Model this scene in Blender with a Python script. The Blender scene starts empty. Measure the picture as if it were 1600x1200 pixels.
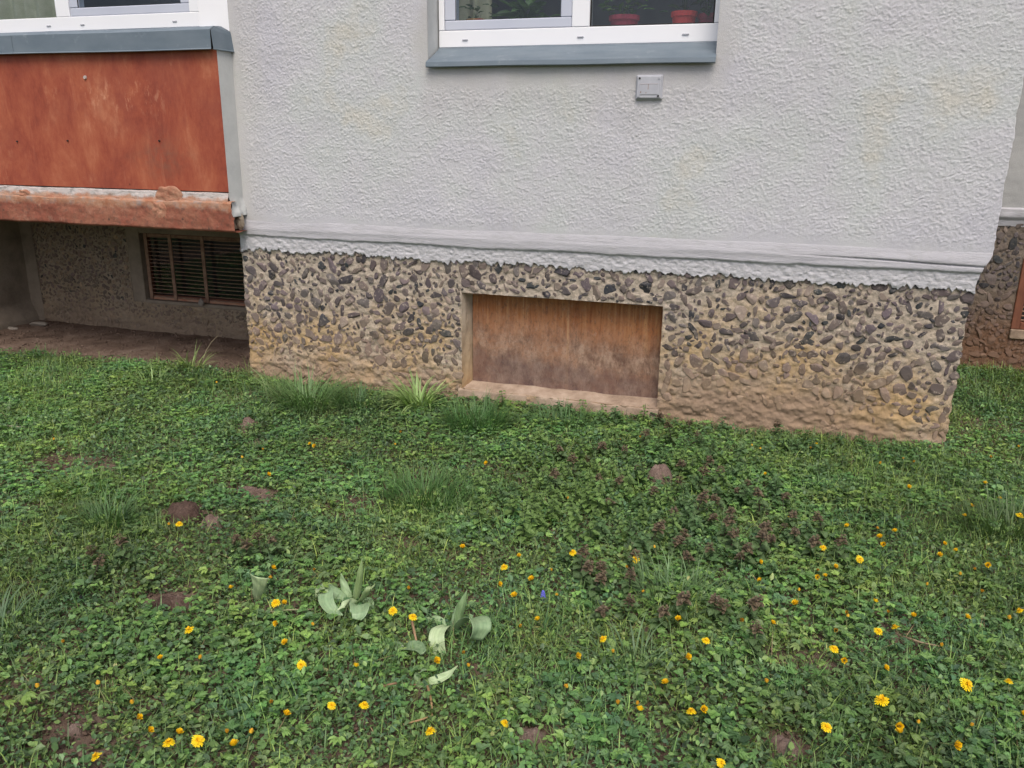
import bpy, math, random
import numpy as np
from mathutils import Matrix, Vector
rng = np.random.default_rng(7)
random.seed(7)
S = bpy.context.scene
C = S.collection
rad = math.radians

# ------------------------------------------------------------------ camera, world, sun, exposure
CAM_H = 1.42; DIST = 4.2; F = 1280.0
PITCH, YAW, ROLL = rad(16.6), rad(-17.4), rad(-0.65)
_cy, _sy = math.cos(YAW), math.sin(YAW)
_fwd = np.array([_sy*math.cos(PITCH), _cy*math.cos(PITCH), -math.sin(PITCH)])
_rt = np.array([_cy, -_sy, 0.0]); _dn = np.cross(_fwd, _rt)
_r = _rt*math.cos(ROLL) + _dn*math.sin(ROLL)
_d = -_rt*math.sin(ROLL) + _dn*math.cos(ROLL)
CO = np.array([0.0, -DIST, CAM_H])
cam = bpy.data.objects.new('camera', bpy.data.cameras.new('camera')); C.objects.link(cam)
cam.matrix_world = Matrix(((_r[0], -_d[0], -_fwd[0], CO[0]), (_r[1], -_d[1], -_fwd[1], CO[1]), (_r[2], -_d[2], -_fwd[2], CO[2]), (0, 0, 0, 1)))
cam.data.sensor_width = 36; cam.data.lens = 36*F/1600; cam.data.clip_end = 500
S.camera = cam

w = bpy.data.worlds.new('World'); S.world = w; w.use_nodes = True
nt = w.node_tree
sky = nt.nodes.new('ShaderNodeTexSky'); sky.sky_type = 'NISHITA'; sky.sun_disc = False
SUN_EL, SUN_AZ = rad(56), rad(160)      # azimuth clockwise from +Y: behind the camera, to its right
sky.sun_elevation = SUN_EL; sky.sun_rotation = SUN_AZ
sky.air_density = 0.7; sky.dust_density = 4.0; sky.ozone_density = 0.6
nt.links.new(sky.outputs[0], nt.nodes['Background'].inputs[0])
nt.nodes['Background'].inputs[1].default_value = 0.13
sl = bpy.data.lights.new('sun', 'SUN'); sl.energy = 1.5; sl.angle = rad(35); sl.color = (1.0, 0.95, 0.88)
so = bpy.data.objects.new('sun', sl); C.objects.link(so)
_dir = Vector((math.sin(SUN_AZ)*math.cos(SUN_EL), math.cos(SUN_AZ)*math.cos(SUN_EL), math.sin(SUN_EL)))
so.rotation_euler = _dir.to_track_quat('Z', 'Y').to_euler()
S.view_settings.view_transform = 'Standard'; S.view_settings.look = 'None'
S.view_settings.exposure = 0.35; S.view_settings.gamma = 1
S.render.resolution_x = 1024; S.render.resolution_y = 768

# ------------------------------------------------------------------ helpers
def ray(px, py): return _fwd + _r*(px-800)/F + _d*(py-600)/F
def W(px, py, Y=0.0):                   # point of the plane y=Y
    v = ray(px, py); return CO + v*((Y+DIST)/v[1])
def proj(P):
    q = P - CO; z = q @ _fwd
    return 800+F*(q @ _r)/z, 600+F*(q @ _d)/z
_tab = rng.random((16, 256, 256))
def vn(x, y, s=0):
    t = _tab[s % 16]; xi = np.floor(x).astype(int); yi = np.floor(y).astype(int)
    fx = x-xi; fy = y-yi; fx = fx*fx*(3-2*fx); fy = fy*fy*(3-2*fy)
    a = t[xi & 255, yi & 255]; b = t[(xi+1) & 255, yi & 255]; c = t[xi & 255, (yi+1) & 255]; d = t[(xi+1) & 255, (yi+1) & 255]
    return (a*(1-fx)+b*fx)*(1-fy)+(c*(1-fx)+d*fx)*fy
def fbm(x, y, o=3, s=0):
    r = 0; a = 1; t = 0
    for k in range(o):
        r = r+a*vn(x*2**k+17*k, y*2**k+31*k, s+k); t += a; a *= .5
    return r/t
MOUNDS = []
def gz(x, y):                           # height of the ground
    x = np.asarray(x, float); y = np.asarray(y, float)
    z = np.interp(x, [-3.0, .95], [-.035, -.012])
    z = z + np.clip((x-.6)/.5, 0, 1)*np.clip((y+.1)/1.2, 0, 1)*.13
    z = z + (fbm(x*2.2+40, y*2.2+40, 3, 3)-.5)*.06*np.clip(-y/.5, .25, 1)
    return z
def G(px, py, h=0.0):                   # point on the ground seen at a pixel
    v = ray(px, py); z = 0.0
    for _ in range(6):
        p = CO+v*((z+h-CAM_H)/v[2]); z = float(gz(p[0], p[1]))
    return p

def mesh_np(name, V, polys, mats, parent=None, mat_idx=None, col=None, smooth=False):
    """polys: list of int arrays (n,k)"""
    me = bpy.data.meshes.new(name)
    V = np.asarray(V, np.float32)
    me.vertices.add(len(V)); me.vertices.foreach_set('co', V.ravel())
    polys = [np.asarray(p, np.int32) for p in polys if len(p)]
    tot = np.concatenate([np.full(len(p), p.shape[1], np.int32) for p in polys])
    lv = np.concatenate([p.ravel() for p in polys])
    st = np.concatenate([[0], np.cumsum(tot)[:-1]]).astype(np.int32)
    me.loops.add(len(lv)); me.loops.foreach_set('vertex_index', lv)
    me.polygons.add(len(tot)); me.polygons.foreach_set('loop_start', st); me.polygons.foreach_set('loop_total', tot)
    if mat_idx is not None: me.polygons.foreach_set('material_index', np.asarray(mat_idx, np.int32))
    me.polygons.foreach_set('use_smooth', np.full(len(tot), smooth, bool))
    if col is not None:
        a = me.color_attributes.new('Col', 'FLOAT_COLOR', 'POINT')
        c = np.ones((len(V), 4), np.float32); c[:, :3] = col
        a.data.foreach_set('color', c.ravel())
    me.update(calc_edges=True); me.validate()
    for m in (mats if isinstance(mats, (list, tuple)) else [mats]): me.materials.append(m)
    o = bpy.data.objects.new(name, me); C.objects.link(o)
    if parent: o.parent = parent
    return o
class MB:
    """collects pieces into one mesh"""
    def __init__(s): s.V = []; s.P = {}; s.n = 0; s.col = []; s.order = []
    def add(s, V, faces, m=0, col=None):
        V = np.asarray(V, float)
        for f in faces:
            f = np.asarray(f, int)
            if f.ndim == 1: f = f[None]
            s.order.append((f+s.n, m))
        s.V.append(V); s.n += len(V)
        c = np.ones((len(V), 3)); c[:] = (1, 1, 1) if col is None else col
        s.col.append(c)
    def box(s, a, b, m=0, bev=0.0):
        a = np.minimum(a, b).astype(float); b2 = np.maximum(a, b).astype(float)
        a, b = a, b2
        if bev <= 0:
            V = [(x, y, z) for x in (a[0], b[0]) for y in (a[1], b[1]) for z in (a[2], b[2])]
            s.add(V, [[[0, 1, 3, 2], [4, 6, 7, 5], [0, 4, 5, 1], [2, 3, 7, 6], [0, 2, 6, 4], [1, 5, 7, 3]]], m)
        else:
            V = []; F_ = []; sg = [(i, j, k) for i in (0, 1) for j in (0, 1) for k in (0, 1)]
            idx = {}
            for c in sg:
                base = np.array([b[q] if c[q] else a[q] for q in range(3)])
                for ax in range(3):
                    p = base.copy()
                    for q in range(3):
                        if q != ax: p[q] += -bev if c[q] else bev
                    idx[(c, ax)] = len(V); V.append(p)
            for ax in range(3):
                o1, o2 = [q for q in range(3) if q != ax]
                for v in (0, 1):
                    cs = []
                    for (u, t) in ((0, 0), (1, 0), (1, 1), (0, 1)):
                        c = [0]*3; c[ax] = v; c[o1] = u; c[o2] = t; cs.append(idx[(tuple(c), ax)])
                    F_.append(cs)
                for (u, t) in ((0, 0), (1, 0), (1, 1), (0, 1)):
                    c0 = [0]*3; c1 = [0]*3; c0[o1] = c1[o1] = u; c0[o2] = c1[o2] = t; c1[ax] = 1
                    F_.append([idx[(tuple(c0), o1)], idx[(tuple(c1), o1)], idx[(tuple(c1), o2)], idx[(tuple(c0), o2)]])
            T = [[idx[(c, 0)], idx[(c, 1)], idx[(c, 2)]] for c in sg]
            s.add(V, [F_, T], m)
        return s
    def tube(s, pts, rr, n=8, m=0, cap=True, col=None):
        pts = np.asarray(pts, float); k = len(pts); rr = np.broadcast_to(rr, (k,))
        V = []
        for i in range(k):
            t = pts[min(i+1, k-1)]-pts[max(i-1, 0)]; t = t/(np.linalg.norm(t)+1e-9)
            u = np.cross(t, [0, 0, 1.] if abs(t[2]) < .9 else [1., 0, 0]); u /= np.linalg.norm(u); v = np.cross(t, u)
            for j in range(n):
                a = 2*math.pi*j/n; V.append(pts[i]+rr[i]*(math.cos(a)*u+math.sin(a)*v))
        Q = [[i*n+j, i*n+(j+1) % n, (i+1)*n+(j+1) % n, (i+1)*n+j] for i in range(k-1) for j in range(n)]
        fs = [Q]
        if cap: fs += [[list(range(n))[::-1]], [[(k-1)*n+j for j in range(n)]]]
        s.add(V, fs, m, col); return s
    def build(s, name, mats, parent=None, smooth=False):
        me = bpy.data.meshes.new(name)
        pol = []; mi = []
        for f, m in s.order:
            pol += f.tolist(); mi += [m]*len(f)
        return _frompy(name, np.concatenate(s.V), pol, mats, parent, mi, np.concatenate(s.col), smooth)
def _frompy(name, V, pol, mats, parent, mi, col, smooth):
    me = bpy.data.meshes.new(name); me.from_pydata(V.tolist(), [], pol); me.update()
    me.polygons.foreach_set('material_index', mi)
    if smooth: me.polygons.foreach_set('use_smooth', [True]*len(pol))
    a = me.color_attributes.new('Col', 'FLOAT_COLOR', 'POINT')
    c = np.ones((len(V), 4), np.float32); c[:, :3] = col; a.data.foreach_set('color', c.ravel())
    for m in (mats if isinstance(mats, (list, tuple)) else [mats]): me.materials.append(m)
    import bmesh
    bm = bmesh.new(); bm.from_mesh(me); bmesh.ops.recalc_face_normals(bm, faces=bm.faces); bm.to_mesh(me); bm.free()
    o = bpy.data.objects.new(name, me); C.objects.link(o)
    if parent: o.parent = parent
    return o
def empty(name, loc=(0, 0, 0), parent=None):
    o = bpy.data.objects.new(name, None); o.empty_display_size = .1; C.objects.link(o)
    o.location = tuple(float(v) for v in loc)
    if parent: o.parent = parent
    return o
def tag(o, label=None, cat=None, group=None, kind=None):
    if label: o['label'] = label
    if cat: o['category'] = cat
    if group: o['group'] = group
    if kind: o['kind'] = kind
    return o

# ------------------------------------------------------------------ materials
class NM:
    def __init__(s, name, rough=.8, spec=.3):
        s.m = bpy.data.materials.new(name); s.m.use_nodes = True; s.t = s.m.node_tree
        s.b = s.t.nodes['Principled BSDF']; s.b.inputs['Roughness'].default_value = rough
        s.b.inputs['Specular IOR Level'].default_value = spec
        s.geo = s.t.nodes.new('ShaderNodeNewGeometry').outputs['Position']
    def n(s, typ, **k):
        q = s.t.nodes.new(typ)
        for a, b in k.items():
            if a.startswith('i_'):
                key = a[2:]; key = int(key) if key.isdigit() else key
                s.put(q.inputs[key], b)
            else: setattr(q, a, b)
        return q
    def put(s, inp, v):
        if isinstance(v, bpy.types.NodeSocket): s.t.links.new(v, inp)
        elif isinstance(v, bpy.types.Node): s.t.links.new(v.outputs[0], inp)
        else:
            if isinstance(v, tuple) and len(v) == 3 and inp.type == 'RGBA': v = (*v, 1)
            inp.default_value = v
    def pos(s, sc=(1, 1, 1)):
        return s.n('ShaderNodeMapping', i_0=s.geo, i_3=sc).outputs[0]
    def noise(s, scale, detail=4, rough=.6, sc=(1, 1, 1), dist=0):
        return s.n('ShaderNodeTexNoise', i_Vector=s.pos(sc), i_Scale=scale, i_Detail=detail, i_Roughness=rough, i_Distortion=dist).outputs[0]
    def voro(s, scale, feature='F1', sc=(1, 1, 1), out=0):
        return s.n('ShaderNodeTexVoronoi', i_Vector=s.pos(sc), i_Scale=scale, feature=feature).outputs[out]
    def ramp(s, f, stops, interp='LINEAR'):
        r = s.n('ShaderNodeValToRGB', i_0=f); r.color_ramp.interpolation = interp
        e = r.color_ramp.elements
        while len(e) < len(stops): e.new(.5)
        for i, (p, c) in enumerate(stops):
            e[i].position = p
            if not isinstance(c, tuple): c = (c, c, c)
            e[i].color = (*c, 1)
        return r.outputs[0]
    def mix(s, f, a, b, mode='MIX'):
        q = s.n('ShaderNodeMix', data_type='RGBA', blend_type=mode)
        s.put(q.inputs[0], f); s.put(q.inputs[6], a); s.put(q.inputs[7], b); return q.outputs[2]
    def math(s, op, a, b=0.0, c=0.0):
        q = s.n('ShaderNodeMath', operation=op); s.put(q.inputs[0], a); s.put(q.inputs[1], b); s.put(q.inputs[2], c); return q.outputs[0]
    def sep(s, i): return s.n('ShaderNodeSeparateXYZ', i_0=s.geo).outputs[i]
    def col(s, v): s.put(s.b.inputs['Base Color'], v); return s
    def rough(s, v): s.put(s.b.inputs['Roughness'], v); return s
    def bump(s, h, dist=.003, strength=1.0):
        q = s.n('ShaderNodeBump', i_Strength=strength, i_Distance=dist, i_Height=h)
        s.t.links.new(q.outputs[0], s.b.inputs['Normal']); return s
    def attr(s): return s.n('ShaderNodeVertexColor', layer_name='Col').outputs[0]

M = {}
# pale plaster
m = NM('plaster', .9, .2)
c = m.ramp(m.noise(1.6, 5, .6), [(.35, (.515, .51, .55)), (.48, (.545, .545, .565)), (.58, (.53, .55, .545)), (.66, (.55, .54, .49)), (.74, (.52, .505, .44))])
c = m.mix(m.ramp(m.noise(260, 3, .6), [(.35, .9), (.7, 1.0)]), (.40, .40, .42), c)
st = m.ramp(m.noise(3.0, 6, .7, (4, 4, .5)), [(.55, 0.0), (.8, .28)])
bx = m.math('SUBTRACT', m.math('ABSOLUTE', m.math('ADD', m.sep(0), 1.06)), m.math('MULTIPLY', m.math('SUBTRACT', m.noise(2.5, 4), .5), .5))
wz = m.math('ADD', m.sep(2), m.math('MULTIPLY', m.math('SUBTRACT', m.noise(1.6, 6, .7, (5, 1, .6)), .5), .5))
sm = m.math('MULTIPLY', m.n('ShaderNodeMapRange', i_0=bx, i_1=.70, i_2=.82, i_3=1.0, i_4=0.0).outputs[0], m.n('ShaderNodeMapRange', i_0=wz, i_1=1.45, i_2=1.78, i_3=0.0, i_4=.40).outputs[0])
c = m.mix(sm, c, (.44, .43, .385))
ed = m.n('ShaderNodeMapRange', i_0=m.math('ADD', m.sep(0), m.math('MULTIPLY', m.noise(2, 5, .7), .25)), i_1=-2.85, i_2=-2.6, i_3=.4, i_4=0.0).outputs[0]
c = m.mix(ed, c, (.47, .46, .41))
m.col(m.mix(st, c, (.45, .44, .41))).bump(m.noise(210, 4, .65), .003, .7); M['plaster'] = m.m
m = NM('skirt_paint', .8, .3)
c = m.ramp(m.noise(5, 5, .6, (.6, 1, 3)), [(.3, (.42, .415, .44)), (.5, (.475, .47, .495)), (.7, (.43, .425, .45))])
c = m.mix(m.n('ShaderNodeMapRange', i_0=m.math('ADD', m.sep(2), m.math('MULTIPLY', m.math('SUBTRACT', m.noise(8, 3), .5), .03)), i_1=.855, i_2=.868, i_3=1.0, i_4=0.0).outputs[0], c, (.51, .505, .525))
dr = m.ramp(m.noise(16, 7, .8, (.5, 1, 1.6)), [(.52, 0.0), (.68, .6)])
m.col(m.mix(dr, c, (.33, .33, .33))).bump(m.noise(70, 7, .75, (.3, 1, 1.6)), .006, .8); M['skirt'] = m.m
m = NM('plaster_smooth', .9, .2)
m.col(m.ramp(m.noise(9, 6, .65), [(.3, (.46, .47, .465)), (.6, (.53, .54, .53))])).bump(m.noise(90, 5, .6), .002, .6); M['render_smooth'] = m.m
m = NM('shaded_grey_plaster', .9, .2)
m.col(m.ramp(m.noise(4, 6, .65), [(.3, (.32, .325, .32)), (.6, (.39, .39, .38))])).bump(m.noise(210, 4, .65), .003, .7); M['shaded_plaster'] = m.m  # recessed wall: greyer paint, with the shade beside the projecting block painted in
# plinth cement and stones with mud staining
def mudmask(m, z0, z1):
    z = m.math('ADD', m.sep(2), m.math('MULTIPLY', m.math('SUBTRACT', m.noise(2.2, 5, .65), .5), .55))
    z = m.math('ADD', z, m.math('MULTIPLY', m.math('SUBTRACT', m.noise(25, 4, .6), .5), .16))
    bul = m.n('ShaderNodeMapRange', i_0=m.math('ABSOLUTE', m.math('SUBTRACT', m.sep(0), .08)), i_1=.1, i_2=.75, i_3=-.13, i_4=.03).outputs[0]
    z = m.math('ADD', z, bul)
    return m.n('ShaderNodeMapRange', i_0=z, i_1=z0, i_2=z1, i_3=1.0, i_4=0.0).outputs[0]
def plinth_mats(tag_, grey, yell, mud, z0, z1, ystren):
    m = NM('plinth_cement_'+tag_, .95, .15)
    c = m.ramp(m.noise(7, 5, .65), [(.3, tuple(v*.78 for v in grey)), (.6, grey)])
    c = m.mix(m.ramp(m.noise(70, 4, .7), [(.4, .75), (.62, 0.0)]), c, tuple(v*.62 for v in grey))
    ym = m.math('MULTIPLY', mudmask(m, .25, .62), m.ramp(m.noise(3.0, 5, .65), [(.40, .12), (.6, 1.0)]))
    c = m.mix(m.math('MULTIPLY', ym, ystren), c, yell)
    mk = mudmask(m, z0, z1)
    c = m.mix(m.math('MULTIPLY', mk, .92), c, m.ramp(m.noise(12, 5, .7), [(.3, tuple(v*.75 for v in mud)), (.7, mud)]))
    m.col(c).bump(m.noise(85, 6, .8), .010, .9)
    s = NM('plinth_stone_'+tag_, .62, .35)
    k = s.mix(s.ramp(s.noise(55, 5, .7), [(.35, 0.0), (.7, .5)]), s.attr(), (.13, .115, .11))
    k = s.mix(s.ramp(s.noise(48, 4, .7), [(.56, 0.0), (.68, .5)]), k, grey)
    k = s.mix(s.math('MULTIPLY', mudmask(s, z0-.04, z1+.04), .8), k, tuple(v*.88 for v in mud))
    k = s.mix(s.math('MULTIPLY', mudmask(s, .2, .5), .14*ystren), k, yell)
    s.col(k).rough(.75).bump(s.noise(75, 5, .65), .004, .8)
    return m.m, s.m
M['pl'] = plinth_mats('front', (.60, .51, .41), (.56, .37, .16), (.39, .275, .19), .02, .28, .85)
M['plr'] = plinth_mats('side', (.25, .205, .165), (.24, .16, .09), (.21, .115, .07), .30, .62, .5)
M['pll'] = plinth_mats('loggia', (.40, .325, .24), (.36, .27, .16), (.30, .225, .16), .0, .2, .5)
# red painted panel
m = NM('red_panel_paint', .6, .35)
c = m.ramp(m.noise(1.0, 9, .78, (4.5, 2, 2.2), .25), [(.32, (.22, .045, .027)), (.45, (.32, .075, .04)), (.56, (.38, .105, .053)), (.68, (.47, .17, .09))])
c = m.mix(m.ramp(m.noise(2.0, 5, .75, (9, 2, .9), .5), [(.58, 0.0), (.78, .4)]), c, (.60, .26, .15))
c = m.mix(m.ramp(m.noise(2.3, 6, .75), [(.5, 0.0), (.72, .55)]), c, (.24, .06, .042))
c = m.mix(m.ramp(m.noise(4.5, 7, .8, (1.5, 1, .7)), [(.58, 0.0), (.7, .5)]), c, (.52, .22, .12))
c = m.mix(m.ramp(m.noise(34, 4, .8), [(.6, 0.0), (.72, .45)]), c, (.20, .06, .04))
band = m.math('MULTIPLY', m.n('ShaderNodeMapRange', i_0=m.math('ABSOLUTE', m.math('SUBTRACT', m.sep(2), 1.63)), i_1=.03, i_2=.12, i_3=1.0, i_4=0.0).outputs[0], m.n('ShaderNodeMapRange', i_0=m.math('ABSOLUTE', m.math('SUBTRACT', m.sep(0), -3.66)), i_1=.12, i_2=.42, i_3=1.0, i_4=0.0).outputs[0])
c = m.mix(m.math('MULTIPLY', band, m.ramp(m.noise(9, 5, .7, (2.2, 1, 1)), [(.54, 0.0), (.64, .6)])), c, (.66, .33, .20))
band = m.n('ShaderNodeMapRange', i_0=m.math('ADD', m.math('ABSOLUTE', m.math('SUBTRACT', m.sep(2), 1.30)), m.math('MULTIPLY', m.math('ABSOLUTE', m.math('SUBTRACT', m.sep(0), -3.42)), .7)), i_1=.04, i_2=.22, i_3=1.0, i_4=0.0).outputs[0]
c = m.mix(m.math('MULTIPLY', band, m.ramp(m.noise(12, 6, .75), [(.4, 0.0), (.6, .6)])), c, (.20, .10, .065))
c = m.mix(m.ramp(m.voro(3.1), [(.02, .8), (.035, 0.0)]), c, (.12, .03, .02))
m.col(c).rough(m.ramp(m.noise(8, 4), [(.3, .45), (.7, .75)])).bump(m.noise(30, 5, .6, (3, 1, 1)), .0015, .5); M['red'] = m.m
m = NM('red_concrete', .85, .2)
c = m.ramp(m.noise(3.2, 6, .7), [(.3, (.16, .052, .036)), (.5, (.26, .09, .058)), (.66, (.33, .15, .095))])
c = m.mix(m.ramp(m.noise(28, 6, .8), [(.5, 0.0), (.64, .7)]), c, (.14, .075, .055))
c = m.mix(m.ramp(m.noise(9, 6, .8), [(.56, 0.0), (.66, .6)]), c, (.40, .22, .15))
c = m.mix(m.ramp(m.voro(11), [(.05, .8), (.1, 0.0)]), c, (.07, .05, .04))
zz = m.math('ADD', m.sep(2), m.math('MULTIPLY', m.math('SUBTRACT', m.noise(9, 5, .7), .5), .09))
c = m.mix(m.n('ShaderNodeMapRange', i_0=zz, i_1=1.005, i_2=1.035, i_3=0.0, i_4=.85).outputs[0], c, m.ramp(m.noise(14, 5, .7), [(.35, (.38, .17, .095)), (.5, (.45, .26, .17)), (.66, (.36, .30, .27))]))
m.col(c).bump(m.noise(45, 6, .7), .006, .8); M['slab'] = m.m
m = NM('old_mortar', .95, .1)
c = m.ramp(m.noise(9, 6, .75, (.8, 1, 2.5)), [(.33, (.38, .14, .09)), (.5, (.43, .24, .16)), (.66, (.40, .30, .24))])
zz = m.math('ADD', m.sep(2), m.math('MULTIPLY', m.math('SUBTRACT', m.noise(7, 6, .75), .5), .10))
c = m.mix(m.n('ShaderNodeMapRange', i_0=zz, i_1=1.070, i_2=1.088, i_3=0.0, i_4=1.0).outputs[0], c, m.ramp(m.noise(16, 6, .8, (.6, 1, 3)), [(.35, (.52, .40, .36)), (.5, (.50, .47, .45)), (.6, (.30, .27, .25)), (.7, (.17, .13, .12))]))
m.col(c).bump(m.noise(50, 5, .7), .006, .9); M['mortar'] = m.m
m = NM('patch_mortar', .95, .1)
m.col(m.ramp(m.noise(14, 5, .7), [(.3, (.30, .12, .075)), (.5, (.40, .20, .13)), (.65, (.46, .27, .18))])).bump(m.noise(60, 5, .7), .005, .9); M['patch'] = m.m
# hatch board
m = NM('hatch_plywood', .75, .25)
gr = m.noise(1.0, 6, .7, (38, 1, 2.0), .4)
up = m.ramp(gr, [(.34, (.24, .08, .03)), (.5, (.37, .148, .058)), (.64, (.49, .25, .11))])
lo = m.ramp(m.noise(7, 6, .75, (2.2, 1, 1.4)), [(.36, (.15, .085, .06)), (.5, (.29, .185, .13)), (.62, (.42, .29, .21))])
zz = m.math('ADD', m.sep(2), m.math('MULTIPLY', m.math('SUBTRACT', m.noise(5, 6, .7, (2.5, 1, .8)), .5), .17))
zz = m.math('ADD', zz, m.math('MULTIPLY', m.sep(0), .06))
c = m.mix(m.n('ShaderNodeMapRange', i_0=zz, i_1=.27, i_2=.42, i_3=0.0, i_4=1.0).outputs[0], lo, up)
c = m.mix(m.ramp(m.noise(4, 7, .8, (1.2, 1, 1.6)), [(.45, 0.0), (.62, .5)]), c, (.38, .17, .08))
c = m.mix(m.ramp(m.noise(1.0, 3, .6, (22, 1, .3)), [(.62, 0.0), (.66, .55), (.70, 0.0)]), c, (.52, .32, .18))
c = m.mix(m.n('ShaderNodeMapRange', i_0=zz, i_1=.13, i_2=.2, i_3=.5, i_4=0.0).outputs[0], c, (.11, .082, .085))
c = m.mix(m.ramp(m.noise(45, 6, .8, (1.5, 1, .8)), [(.5, 0.0), (.68, .7)]), c, (.11, .07, .05))
c = m.mix(m.ramp(m.noise(30, 6, .8, (1.5, 1, .6)), [(.56, 0.0), (.7, .4)]), c, (.44, .33, .26))
m.col(c).bump(m.noise(30, 6, .7, (8, 1, 1)), .004, 1.0); M['board'] = m.m
m = NM('pink_cement', .95, .1)
m.col(m.ramp(m.noise(9, 6, .7), [(.3, (.22, .16, .115)), (.5, (.36, .27, .20)), (.66, (.45, .35, .27))])).bump(m.noise(60, 5, .7), .004, .9); M['ledge'] = m.m
m = NM('jamb_cement', .95, .1)
m.col(m.mix(m.ramp(m.sep(2), [(.1, .9), (.5, .1)]), (.42, .36, .29), m.ramp(m.noise(12, 5, .7), [(.3, (.42, .27, .14)), (.7, (.50, .36, .2))]))).bump(m.noise(60, 5, .7), .004, .9); M['jamb'] = m.m
m = NM('grey_cement', .95, .1)
m.col(m.ramp(m.noise(5, 6, .7), [(.3, (.18, .145, .11)), (.6, (.29, .24, .185)), (.75, (.22, .18, .14))])).bump(m.noise(50, 6, .7), .005, .9); M['cement'] = m.m
# metal, plastic, glass
m = NM('zinc_sheet', .42, .5); m.b.inputs['Metallic'].default_value = .1
c = m.ramp(m.noise(4, 5, .6, (1, 3, 3)), [(.3, (.125, .165, .20)), (.7, (.175, .215, .25))])
m.col(m.mix(m.ramp(m.noise(14, 5, .7), [(.6, 0.0), (.75, .35)]), c, (.38, .42, .45))).rough(m.ramp(m.noise(9, 4), [(.3, .5), (.7, .68)])).bump(m.noise(3, 2), .004, .4); M['zinc'] = m.m
m = NM('white_plastic', .35, .5); m.col(m.ramp(m.noise(3, 3), [(.3, (.83, .84, .87)), (.7, (.86, .87, .89))])); M['pvc'] = m.m
m = NM('grey_plastic', .45, .4); m.col(m.ramp(m.noise(20, 4), [(.3, (.40, .41, .45)), (.7, (.47, .48, .52))])).bump(m.noise(80, 3), .001, .4); M['box'] = m.m
m = NM('sash_plastic', .35, .5); m.col(m.ramp(m.noise(3, 3), [(.3, (.50, .53, .62)), (.7, (.55, .58, .66))])); M['sash'] = m.m
m = NM('rubber', .6, .3); m.col(m.ramp(m.noise(40, 2), [(.3, (.015, .015, .016)), (.7, (.03, .03, .03))])); M['black'] = m.m
m = NM('rusty_iron', .85, .25)
m.col(m.ramp(m.noise(25, 5, .7), [(.3, (.17, .10, .07)), (.6, (.30, .19, .13)), (.75, (.42, .30, .23))])).bump(m.noise(120, 4), .001, .8); M['rust'] = m.m
m = NM('brown_frame', .7, .3)
m.col(m.ramp(m.noise(9, 5, .7, (3, 3, 1)), [(.3, (.13, .05, .03)), (.7, (.23, .09, .05))])).bump(m.noise(60, 4), .001, .6); M['frame_br'] = m.m
m = NM('dark_room', .95, .1); m.col(m.ramp(m.noise(2, 3), [(.3, (.16, .16, .17)), (.7, (.34, .31, .30))])); M['room'] = m.m
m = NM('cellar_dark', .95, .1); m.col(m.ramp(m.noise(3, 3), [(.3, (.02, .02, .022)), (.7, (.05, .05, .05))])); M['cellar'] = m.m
mm = bpy.data.materials.new('window_glass'); mm.use_nodes = True; t = mm.node_tree
for q in list(t.nodes):
    if q.type == 'BSDF_PRINCIPLED': t.nodes.remove(q)
tr = t.nodes.new('ShaderNodeBsdfTransparent'); tr.inputs[0].default_value = (.82, .86, .88, 1)
gl = t.nodes.new('ShaderNodeBsdfGlossy'); gl.inputs['Roughness'].default_value = .02
fr = t.nodes.new('ShaderNodeFresnel')      # same reflectance on both faces of the thin pane
_g = t.nodes.new('ShaderNodeNewGeometry'); _m = t.nodes.new('ShaderNodeMapRange'); _m.inputs[3].default_value = 1.5; _m.inputs[4].default_value = 1/1.5
t.links.new(_g.outputs['Backfacing'], _m.inputs[0]); t.links.new(_m.outputs[0], fr.inputs[0])
mx = t.nodes.new('ShaderNodeMixShader')
t.links.new(fr.outputs[0], mx.inputs[0]); t.links.new(tr.outputs[0], mx.inputs[1]); t.links.new(gl.outputs[0], mx.inputs[2])
t.links.new(mx.outputs[0], t.nodes['Material Output'].inputs[0]); M['glass'] = mm
m = NM('curtain_cloth', .9, .1); m.col(m.ramp(m.noise(18, 4, .6), [(.3, (.38, .37, .24)), (.7, (.52, .49, .36))])); M['curtain'] = m.m
m = NM('terracotta', .6, .3); m.col(m.ramp(m.noise(8, 3), [(.3, (.60, .04, .035)), (.7, (.70, .07, .06))])); M['pot_red'] = m.m
m = NM('plum_pot', .6, .3); m.col(m.ramp(m.noise(8, 3), [(.3, (.38, .04, .07)), (.7, (.46, .07, .10))])); M['pot_plum'] = m.m
m = NM('yellow_red_fruit', .5, .4); m.col(m.ramp(m.noise(12, 3), [(.4, (.5, .08, .04)), (.6, (.55, .33, .1))])); M['pot_orange'] = m.m
# soil, plants
m = NM('soil', .95, .1)
c = m.ramp(m.noise(6, 7, .72), [(.3, (.10, .068, .05)), (.5, (.18, .125, .095)), (.7, (.27, .20, .155))])
c = m.mix(m.ramp(m.noise(90, 4, .7), [(.6, 0.0), (.72, .6)]), c, (.24, .19, .16))
far = m.n('ShaderNodeVectorMath', operation='LENGTH'); m.put(far.inputs[0], m.geo)
c = m.mix(m.n('ShaderNodeMapRange', i_0=far.outputs['Value'], i_1=7.5, i_2=9.5, i_3=0.0, i_4=1.0).outputs[0], c, m.ramp(m.noise(3, 8, .7), [(.3, (.03, .055, .02)), (.7, (.07, .12, .04))]))
m.col(c).bump(m.noise(55, 7, .75), .02, .9); M['soil'] = m.m
m = NM('molehill_soil', .95, .1)
m.col(m.ramp(m.noise(14, 6, .75), [(.3, (.075, .045, .036)), (.55, (.15, .10, .08)), (.72, (.25, .18, .145))])).bump(m.noise(80, 8, .8), .016, 1.0); M['clod'] = m.m
m = NM('dry_soil', .95, .1)
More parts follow.
